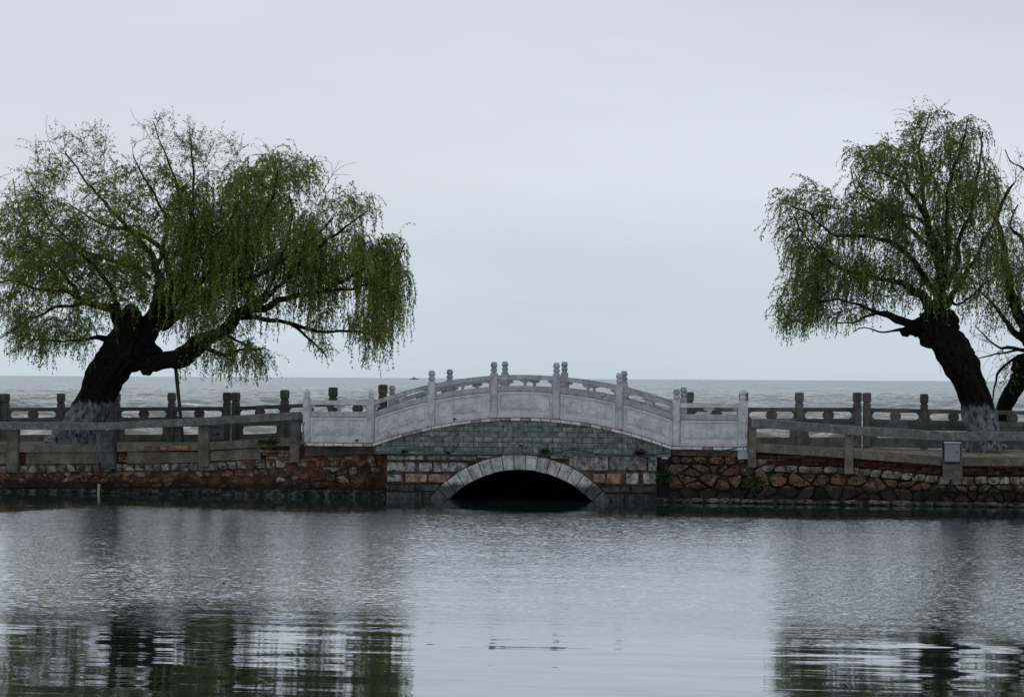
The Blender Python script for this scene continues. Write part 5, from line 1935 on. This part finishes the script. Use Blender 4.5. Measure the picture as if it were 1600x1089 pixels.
# regions: centre x, y, radii, attractors, strands each, strand length (m), gravity, initial lift, leaf density
L_limbs = [
    (0.0, -0.6, [(196, 562, 24), (213, 564, 20), (230, 569, 17), (250, 565, 16), (268, 561, 16), (286, 555, 19), (305, 543, 18), (325, 530, 13), (350, 513, 11), (372, 494, 10), (395, 483, 8.5), (412, 479.5, 7), (448, 466, 5.5), (508, 454, 4.5), (538, 438, 4), (568, 420, 3), (590, 395, 2)]),
    (-0.3, -1.3, [(366, 503, 8), (384, 488, 7), (402, 470, 6), (416, 455, 5), (430, 425, 4), (445, 390, 3), (455, 350, 2.4), (452, 300, 1.6)]),
    (-0.3, 0.3, [(372, 497, 6), (389, 498, 5.5), (430, 502, 4.5), (462, 509, 4.2), (494, 518, 3.6), (538, 518, 3), (572, 522, 2.4), (598, 530, 1.6)]),
    (0.0, -0.2, [(455, 508, 3.4), (470, 517, 3.2), (485, 532, 2.8), (504, 548, 2.2), (512, 560, 1.4)]),
    (0.0, 0.5, [(318, 544, 6), (335, 551, 4.5), (354, 556, 4), (373, 549, 3), (412, 546, 2)]),
    (0.0, 0.8, [(330, 526, 5), (354, 524, 4), (370, 530, 3), (395, 545, 2), (415, 560, 1.4)]),
    (0.1, 0.4, [(210, 545, 24), (228, 520, 22), (246, 492, 18), (262, 468, 14), (274, 444, 9), (286, 420, 7), (299, 394, 5.5), (302, 350, 4.4), (303, 300, 3.2), (300, 240, 2), (296, 200, 1.2)]),
    (0.1, 0.9, [(240, 495, 12), (246, 465, 10), (248, 436, 8), (243, 413, 7), (230, 390, 6), (208, 364, 5), (178, 332, 3.8), (150, 302, 3), (124, 270, 2.3), (103, 237, 1.5)]),
    (0.3, 1.4, [(243, 420, 5), (252, 389, 5), (225, 372, 5), (195, 358, 4.5), (172, 354, 3.4), (150, 345, 2.4), (110, 320, 1.8)]),
    (0.1, -0.9, [(255, 482, 12), (276, 466, 10), (298, 450, 8), (325, 428, 6.5), (360, 402, 5), (400, 355, 4), (425, 310, 3), (435, 265, 2)]),
    (0.0, -0.8, [(250, 508, 13), (266, 500, 11), (287, 486, 9.5), (302, 475, 8), (321, 463, 7), (350, 452, 6), (385, 440, 5), (430, 415, 4), (480, 380, 3), (520, 340, 2)]),
    (0.2, 0.7, [(284, 424, 6), (291, 380, 5), (284, 335, 4), (275, 290, 3), (262, 250, 2.2), (248, 215, 1.5), (238, 190, 1.0)]),
    (0.1, 0.6, [(270, 450, 8), (262, 420, 6), (258, 385, 4.5), (262, 350, 3.8), (245, 310, 3), (222, 275, 2.3), (208, 240, 1.4)]),
    (0.1, -0.7, [(200, 520, 17), (186, 502, 11), (174, 487, 9), (161, 482, 7.5), (142, 476, 6.5), (124, 467, 5.5), (106, 456, 4.6), (87, 454, 4), (69, 456, 3.6), (41, 447, 3), (14, 438, 2), (-15, 445, 1.5)]),
    (-0.2, 0.9, [(130, 472, 5), (115, 450, 4.5), (92, 420, 4), (68, 392, 3.2), (45, 362, 2.5), (28, 320, 1.8), (20, 280, 1.2)]),
    (-0.2, -1.0, [(135, 475, 4.5), (92, 480, 3.8), (69, 491, 3), (40, 500, 2.4), (15, 520, 1.6), (-5, 530, 1.2)]),
    (0.4, 1.3, [(238, 436, 5), (215, 420, 4.5), (195, 413, 4), (156, 402, 3.5), (120, 385, 3), (82, 350, 2.4), (58, 305, 1.8), (42, 275, 1.2)]),
    (0.0, -1.1, [(186, 505, 9), (182, 480, 6), (172, 450, 5), (150, 420, 4), (120, 390, 3), (90, 370, 2), (60, 360, 1.4)]),
    (0.0, 0.4, [(178, 530, 9), (150, 528, 4.5), (128, 530, 3.5), (95, 533, 2.6), (60, 530, 2), (30, 545, 1.3)]),
    (-0.5, -1.4, [(395, 482, 5), (430, 455, 4.5), (465, 420, 3.8), (500, 385, 3.2), (540, 355, 2.4), (575, 330, 1.6)]),
    (-0.4, -0.9, [(500, 456, 3.8), (545, 452, 3.4), (590, 440, 2.8), (618, 410, 2.2), (632, 380, 1.4)]),
]
L_reg = [
    (110, 250, 62, 42, 34, 6, 0.42, 0.35, 0.25, 0.42),
    (150, 215, 32, 18, 8, 5, 0.34, 0.2, 0.35, 0.34),
    (60, 290, 45, 30, 18, 6, 0.4, 0.35, 0.2, 0.42),
    (275, 225, 62, 34, 26, 6, 0.36, 0.15, 0.55, 0.30),
    (330, 240, 42, 30, 16, 6, 0.40, 0.25, 0.4, 0.33),
    (245, 200, 26, 18, 7, 4, 0.30, 0.1, 0.6, 0.26),
    (220, 300, 90, 40, 55, 7, 0.5, 0.5, 0.3, 0.62),
    (450, 275, 52, 32, 34, 7, 0.65, 0.8, 0.3, 0.55),
    (540, 320, 42, 22, 20, 6, 0.75, 0.9, 0.25, 0.55),
    (390, 300, 50, 40, 26, 7, 0.7, 0.9, 0.2, 0.66),
    (340, 330, 80, 60, 66, 8, 0.95, 1.3, 0.1, 0.80),
    (200, 370, 100, 50, 75, 7, 0.55, 0.7, 0.2, 0.72),
    (60, 360, 70, 60, 70, 7, 0.5, 0.5, 0.15, 0.66),
    (90, 400, 70, 45, 55, 7, 0.5, 0.6, 0.15, 0.70),
    (40, 450, 60, 50, 56, 7, 0.5, 0.8, 0.05, 0.66),
    (70, 510, 62, 28, 34, 7, 0.55, 1.0, 0.0, 0.62),
    (145, 480, 45, 38, 34, 7, 0.45, 0.6, 0.1, 0.75),
    (120, 540, 32, 16, 9, 6, 0.35, 0.8, 0.0, 0.5),
    (330, 410, 70, 55, 52, 8, 1.05, 1.4, 0.0, 0.85),
    (430, 360, 70, 50, 48, 8, 1.1, 1.4, 0.05, 0.80),
    (520, 380, 60, 40, 34, 8, 1.1, 1.4, 0.05, 0.72),
    (590, 385, 42, 22, 17, 7, 1.15, 1.4, 0.1, 0.62),
    (600, 430, 38, 34, 20, 7, 1.2, 1.5, 0.0, 0.66),
    (590, 490, 40, 34, 18, 7, 0.8, 1.4, 0.0, 0.66),
    (460, 430, 70, 35, 26, 8, 0.85, 1.4, 0.0, 0.72),
    (415, 470, 50, 25, 11, 6, 0.6, 1.3, 0.0, 0.6),
    (540, 500, 55, 20, 15, 7, 0.55, 1.2, 0.0, 0.6),
    (500, 540, 22, 14, 8, 6, 0.3, 0.9, 0.0, 0.6),
    (365, 545, 45, 18, 20, 7, 0.55, 1.4, 0.0, 0.6),
    (335, 510, 45, 30, 20, 6, 0.5, 1.3, 0.0, 0.5),
    (270, 480, 45, 40, 18, 5, 0.4, 1.0, 0.0, 0.5),
    (300, 560, 20, 8, 6, 5, 0.45, 1.4, 0.0, 0.45),
    (215, 430, 45, 50, 34, 6, 0.4, 0.7, 0.1, 0.6),
    (180, 440, 50, 50, 34, 7, 0.45, 0.7, 0.1, 0.7),
    (400, 560, 26, 12, 10, 6, 0.5, 1.3, 0.0, 0.5),
    (60, 545, 50, 14, 9, 5, 0.4, 1.0, 0.0, 0.45),
]
L_bare = [[(243, 232), (225, 200), (210, 185), (204, 170)], [(322, 262), (345, 225), (358, 210), (372, 205)], [(345, 275), (368, 240), (380, 232), (390, 224)], [(425, 285), (416, 255), (408, 238), (395, 226)],
          [(490, 320), (510, 290), (525, 262), (531, 250)], [(505, 298), (519, 275), (535, 260), (557, 254)], [(519, 275), (517, 255), (505, 252), (494, 254)], [(520, 274), (535, 273), (548, 274)],
          [(560, 345), (575, 330), (588, 326), (600, 323)], [(640, 450), (648, 470), (652, 482)], [(20, 270), (5, 275), (-2, 280)], [(92, 250), (78, 225), (72, 200), (74, 180)], [(18, 282), (8, 295), (0, 310)]]
willow('willow_tree', 'broad old willow with whitewashed foot, its low limb held up by a dark pole', (118, 700), 2.3,
       [(112, 706, 50), (120, 690, 41), (130, 665, 35), (143, 640, 31), (154, 615, 29.5), (165, 588, 30), (181, 565, 32), (194, 545, 33), (203, 525, 30), (206, 505, 23), (206, 490, 14), (207, 480, 7)],
       [(203, 500, 17, 0.1), (222, 543, 24, 0.0), (186, 548, 18, 0.0), (224, 516, 17, .1), (246, 500, 14, .1), (260, 478, 11, .1), (229, 577, 10, 0.0), (206, 488, 11, -.1), (189, 500, 9, 0)],
       L_limbs, L_reg, 1.9, M_LEAF, 1.92, 21, bare=L_bare)

R_limbs = [
    (0.0, 0.2, [(1478, 520, 20), (1468, 490, 14), (1466, 455, 11), (1470, 420, 9), (1460, 380, 7.5), (1448, 342, 6.5), (1434, 320, 5), (1420, 300, 4), (1400, 278, 3), (1370, 270, 2), (1345, 265, 1.3)]),
    (0.1, 0.7, [(1448, 342, 5), (1444, 310, 4.4), (1440, 268, 3.6), (1436, 230, 2.8), (1445, 200, 2), (1453, 178, 1.2)]),
    (0.0, -0.6, [(1470, 440, 8), (1480, 400, 6), (1482, 370, 5), (1478, 334, 4.4), (1484, 281, 3.5), (1497, 245, 2.6), (1508, 210, 2), (1513, 184, 1.1)]),
    (0.1, -0.5, [(1458, 482, 12), (1450, 472, 9), (1436, 460, 8), (1422, 451, 7), (1400, 441, 5.5), (1378, 436, 4.5), (1345, 427, 4), (1318, 421, 3.2), (1285, 400, 2.4), (1259, 370, 1.8), (1240, 335, 1.2)]),
    (0.1, -1.1, [(1440, 505, 10), (1408, 505, 5), (1380, 492, 4), (1356, 482, 3.5), (1323, 472, 2.8), (1290, 470, 2.2), (1260, 480, 1.6), (1240, 500, 1.1)]),
    (0.1, 0.6, [(1425, 505, 7), (1400, 496, 4), (1378, 488, 3.5), (1352, 497, 2.8), (1334, 505, 2.2), (1310, 503, 1.4)]),
    (-0.1, 0.2, [(1412, 515, 4), (1395, 516, 2.6), (1373, 518, 2), (1350, 512, 1.4), (1330, 520, 1)]),
    (0.1, 0.9, [(1452, 350, 5), (1442, 349, 4.4), (1416, 336, 3.6), (1385, 322, 2.6), (1350, 300, 1.8), (1335, 270, 1.2)]),
    (0.0, -1.0, [(1462, 460, 7), (1430, 410, 5.5), (1395, 381, 4.5), (1364, 370, 4), (1337, 370, 3.6), (1306, 368, 3), (1280, 350, 2.4), (1259, 331, 1.8), (1235, 320, 1.1)]),
    (0.2, 0.9, [(1480, 450, 7), (1496, 410, 5.5), (1500, 375, 4.6), (1516, 334, 4), (1525, 290, 3), (1532, 240, 2), (1538, 205, 1.2)]),
    (0.1, 1.2, [(1478, 480, 7), (1500, 440, 5), (1520, 410, 4), (1540, 370, 3), (1555, 330, 2), (1560, 280, 1.2)]),
    (0.0, 0.4, [(1462, 400, 6), (1440, 375, 5), (1410, 350, 4), (1375, 320, 3), (1340, 300, 2), (1330, 260, 1.2)]),
    (0.1, -0.4, [(1480, 465, 4.5), (1495, 478, 3), (1510, 470, 2.4), (1530, 450, 1.8), (1545, 440, 1.2)]),
]
R_reg = [
    (1450, 200, 34, 24, 22, 6, 0.42, 0.5, 0.35, 0.6),
    (1510, 215, 32, 26, 22, 7, 0.7, 1.3, 0.2, 0.6),
    (1400, 245, 40, 22, 24, 7, 0.5, 0.7, 0.3, 0.66),
    (1360, 255, 32, 24, 22, 7, 0.5, 0.7, 0.3, 0.66),
    (1450, 270, 60, 44, 42, 7, 0.8, 1.3, 0.1, 0.72),
    (1520, 280, 34, 44, 34, 7, 0.8, 1.3, 0.1, 0.6),
    (1260, 310, 46, 22, 30, 7, 0.5, 0.8, 0.25, 0.62),
    (1222, 340, 22, 22, 11, 6, 0.5, 1.0, 0.2, 0.55),
    (1340, 320, 60, 34, 44, 7, 0.6, 1.0, 0.1, 0.8),
    (1270, 370, 50, 40, 42, 7, 0.65, 1.1, 0.1, 0.72),
    (1400, 350, 70, 50, 54, 7, 0.75, 1.3, 0.05, 0.78),
    (1500, 360, 50, 50, 32, 7, 0.8, 1.3, 0.0, 0.62),
    (1300, 420, 65, 34, 44, 7, 0.7, 1.2, 0.05, 0.74),
    (1260, 450, 40, 34, 34, 7, 0.6, 1.2, 0.0, 0.62),
    (1245, 490, 30, 26, 20, 7, 0.45, 1.1, 0.0, 0.55),
    (1380, 430, 60, 34, 34, 7, 0.6, 1.2, 0.0, 0.66),
    (1310, 490, 50, 16, 22, 7, 0.42, 1.1, 0.0, 0.52),
    (1460, 430, 50, 40, 34, 6, 0.6, 1.2, 0.0, 0.6),
    (1520, 430, 34, 40, 30, 7, 0.6, 1.2, 0.0, 0.5),
    (1548, 380, 22, 50, 22, 6, 0.6, 1.2, 0.0, 0.5),
]
R_bare = [[(1424, 178), (1412, 172), (1400, 171), (1393, 174)], [(1420, 182), (1410, 178), (1398, 180)], [(1415, 190), (1405, 184), (1400, 192), (1399, 200)],
          [(1325, 250), (1316, 262), (1308, 270)], [(1224, 435), (1215, 434), (1212, 440)], [(1220, 470), (1212, 476), (1207, 480)], [(1548, 260), (1556, 240), (1560, 228)],
          [(1554, 285), (1560, 255), (1565, 235)], [(1467, 560), (1469, 575), (1469.5, 586)]]
willow('willow_tree', 'willow leaning over the path with a whitewashed foot, close to the electric box', (1535, 700), 3.2,
       [(1541, 706, 32), (1537, 690, 28), (1535, 668, 27), (1529, 645, 25), (1523, 620, 23.5), (1513, 595, 24), (1500, 568, 26), (1488, 548, 27), (1476, 528, 25), (1468, 510, 20), (1466, 495, 12)],
       [(1450, 518, 19, 0.0), (1432, 515, 13, 0.0), (1415, 518, 9, 0), (1475, 525, 22, 0), (1455, 500, 18, .1), (1484, 500, 12, .1), (1483, 492, 8, 0), (1492, 512, 7, 0), (1505, 560, 18, 0), (1519, 562, 9, 0)],
       R_limbs, R_reg, 1.6, M_LEAF2, 1.98, 22, bare=R_bare, dens=1.35)

T_limbs = [
    (0.0, -0.4, [(1625, 560, 14), (1600, 512, 10), (1588, 480, 9), (1579, 450, 8), (1574, 425, 7), (1570, 395, 6.5), (1566, 368, 6), (1558, 339, 4.6), (1568, 313, 3.6), (1576, 300, 3), (1584, 289, 2)]),
    (0.0, 0.3, [(1620, 540, 9), (1590, 525, 7), (1575, 505, 5), (1562, 485, 4), (1548, 470, 3), (1530, 455, 2), (1515, 450, 1.2)]),
    (0.0, 0.6, [(1625, 545, 7), (1600, 548, 4.4), (1575, 543, 3.5), (1560, 542, 3), (1548, 534, 2.2), (1535, 520, 1.5), (1525, 508, 1)]),
    (0.0, -0.3, [(1620, 550, 6), (1596, 556, 3.6), (1575, 570, 3.4), (1558, 583, 3), (1555, 600, 2.2), (1552, 625, 1.4)]),
    (0.0, 0.2, [(1600, 545, 3), (1575, 550, 2.4), (1550, 553, 2), (1525, 562, 1.2)]),
    (0.0, 0.5, [(1640, 520, 10), (1625, 460, 8), (1610, 400, 6), (1596, 372, 4.5), (1583, 360, 3.4), (1578, 345, 2.4), (1590, 320, 1.4)]),
    (0.2, 0.9, [(1640, 500, 8), (1650, 420, 6), (1640, 340, 4), (1620, 290, 3), (1596, 262, 2), (1578, 250, 1.4), (1571, 236, 1)]),
    (0.0, 0.8, [(1650, 500, 8), (1690, 420, 5), (1720, 360, 3), (1740, 300, 2)]),
]
T_reg = [
    (1580, 390, 30, 50, 42, 7, 0.7, 1.2, 0.0, 0.34),
    (1595, 450, 34, 34, 34, 7, 0.7, 1.2, 0.0, 0.37),
    (1560, 470, 28, 34, 26, 6, 0.5, 1.0, 0.0, 0.29),
    (1570, 320, 22, 34, 16, 6, 0.5, 1.0, 0.1, 0.24),
    (1540, 520, 24, 18, 8, 4, 0.35, 1.0, 0.0, 0.2),
    (1580, 580, 18, 26, 10, 5, 0.3, 0.9, 0.0, 0.36),
    (1660, 400, 60, 80, 60, 6, 0.7, 1.2, 0.0, 0.34),
    (1590, 265, 18, 28, 7, 4, 0.3, 0.2, 0.4, 0.08),
]
T_bare = [[(1600, 552), (1570, 560), (1550, 575), (1540, 600)], [(1575, 570), (1560, 580), (1556, 605), (1548, 640)], [(1570, 545), (1545, 560), (1530, 585)], [(1562, 485), (1545, 500), (1530, 530), (1528, 560)], [(1590, 556), (1582, 580), (1560, 612)], [(1548, 553), (1528, 548), (1512, 556)], [(1575, 505), (1552, 512), (1534, 500)], [(1558, 583), (1545, 590), (1538, 612)], [(1556, 600), (1566, 618), (1562, 640)],
          [(1600, 310), (1588, 298), (1580, 270), (1571, 242)], [(1600, 268), (1590, 258), (1584, 244)], [(1592, 300), (1597, 270), (1590, 240), (1587, 236)], [(1560, 365), (1580, 340), (1592, 330)],
          [(1554, 330), (1548, 300), (1560, 270), (1565, 230)], [(1525, 560), (1515, 545), (1512, 540)], [(1548, 535), (1530, 530), (1515, 515)]]
willow('willow_tree', 'dark willow rising beyond the fence at the picture edge with bare topmost shoots', (1563, 700), 6.1,
       [(1553, 725, 15), (1558, 690, 13), (1563, 660, 12), (1569, 640, 12), (1580, 615, 13), (1592, 595, 15), (1605, 578, 18), (1622, 560, 20), (1640, 535, 18), (1645, 510, 12)],
       [(1588, 574, 10, 0), (1600, 570, 14, 0), (1567, 638, 7, 0), (1594, 578, 9, .1)],
       T_limbs, T_reg, 1.3, M_LEAF2, None, 23, bare=T_bare, dens=1.3)


# ------------------------------------------------------------------ weeds and dead stems on the masonry
def weed(px, py, Yw, size, n_, mat, label, cat='plant', droop=0.0, seed=0, twiggy=False, group=None):
    rg = np.random.default_rng(900 + seed)
    c_ = P(px, py, Yw)
    w = thing('weed', label, cat, tuple(c_), group)
    n1_ = n_
    base = np.array(c_) + rg.normal(0, size * 0.22, (n1_, 3)) * np.array([1.3, 0.25, 0.2])
    d = rg.normal(0, 0.7, (n1_, 3)) + np.array([0, -0.35, 0.7 - droop])
    d /= np.linalg.norm(d, axis=1)[:, None]
    L_ = size * rg.uniform(0.3, 1.0, (n1_, 1))
    s_ = np.cross(d, rg.normal(0, 1, d.shape))
    s_ /= np.linalg.norm(s_, axis=1)[:, None]
    wd = 0.0035 if twiggy else 0.013
    q = np.stack([base, base + d * L_ * .5 + s_ * wd, base + d * L_ + np.array([0, 0, -.01]), base + d * L_ * .5 - s_ * wd], 1)
    quads_obj('foliage', q, 4, mat, w, 'stuff')
    if not twiggy:
        st = MB()
        for i in range(5):
            e = Vector(base[i]) + Vector(d[i]) * float(L_[i]) * .7
            st.tube([c_, (c_ + e) / 2 + Vector((0, 0, .01)), e], 0.003, 4)
        st.build('stem', M_TWIG, w)
    return w


weed(425, 693, YL - 0.1, 0.20, 150, M_WEED, 'dark green weed cushion on the lower beam above exposed bricks', seed=1)
weed(408, 691, YL - 0.1, 0.12, 60, M_WEED, 'small dark weed tuft beside the cushion on the parapet beam', seed=2)
weed(469, 688, YL - 0.12, 0.26, 46, M_TWIG, 'tangle of dry dead stems beside the first marble post', seed=3, twiggy=True)
weed(632, 706, -0.02, 0.10, 60, M_WEED, 'small green fern tuft low on the green brick face', seed=4)
weed(612, 685, -0.04, 0.30, 40, M_TWIG, 'dry twiggy growth under the balustrade at the low end of the hump', seed=5, twiggy=True)
weed(851, 707, -0.04, 0.13, 90, M_WEED, 'dark weed tuft growing right above the arch stones', seed=6)
weed(998, 710, -0.04, 0.17, 90, M_WEEDR, 'reddish weed spray on the ledge above the pitted blocks', seed=7)
weed(814, 697, -0.01, 0.06, 26, M_TWIG, 'tiny black plant sprouting from the middle of the green bricks', seed=8)
weed(700, 709, -0.03, 0.09, 36, M_WEED, 'low dark weeds in the joint left of the arch crown', seed=9)
weed(736, 707, -0.03, 0.09, 16, M_TWIG, 'leaning dead stem in the joint beside the arch crown', seed=10, twiggy=True)
weed(1041, 742, 0.0, 0.34, 110, M_WEED, 'dark creeper in the gap between abutment and rubble wall', seed=11, droop=.8)
weed(1177, 752, -0.02, 0.40, 70, M_WEED, 'dark creeper hanging under the first parapet post past the bridge', seed=12, droop=.9)
weed(711, 655, 0.05, 0.05, 24, M_TWIG, 'tiny dark tuft on the coping below the third marble panel', seed=13)
weed(557, 688, 0.03, 0.05, 20, M_TWIG, 'tiny dark tuft at the foot of the first marble panel', seed=14)
weed(590, 745, YL - .02, 0.4, 90, M_TWIG, 'dark dead creeper in the corner beside the pale abutment blocks', seed=15, droop=1.2, twiggy=True)
weed(1522, 690, 3.0, 0.25, 60, M_WEED, 'low dry weeds round the whitewashed foot of the leaning willow', seed=16, twiggy=True)
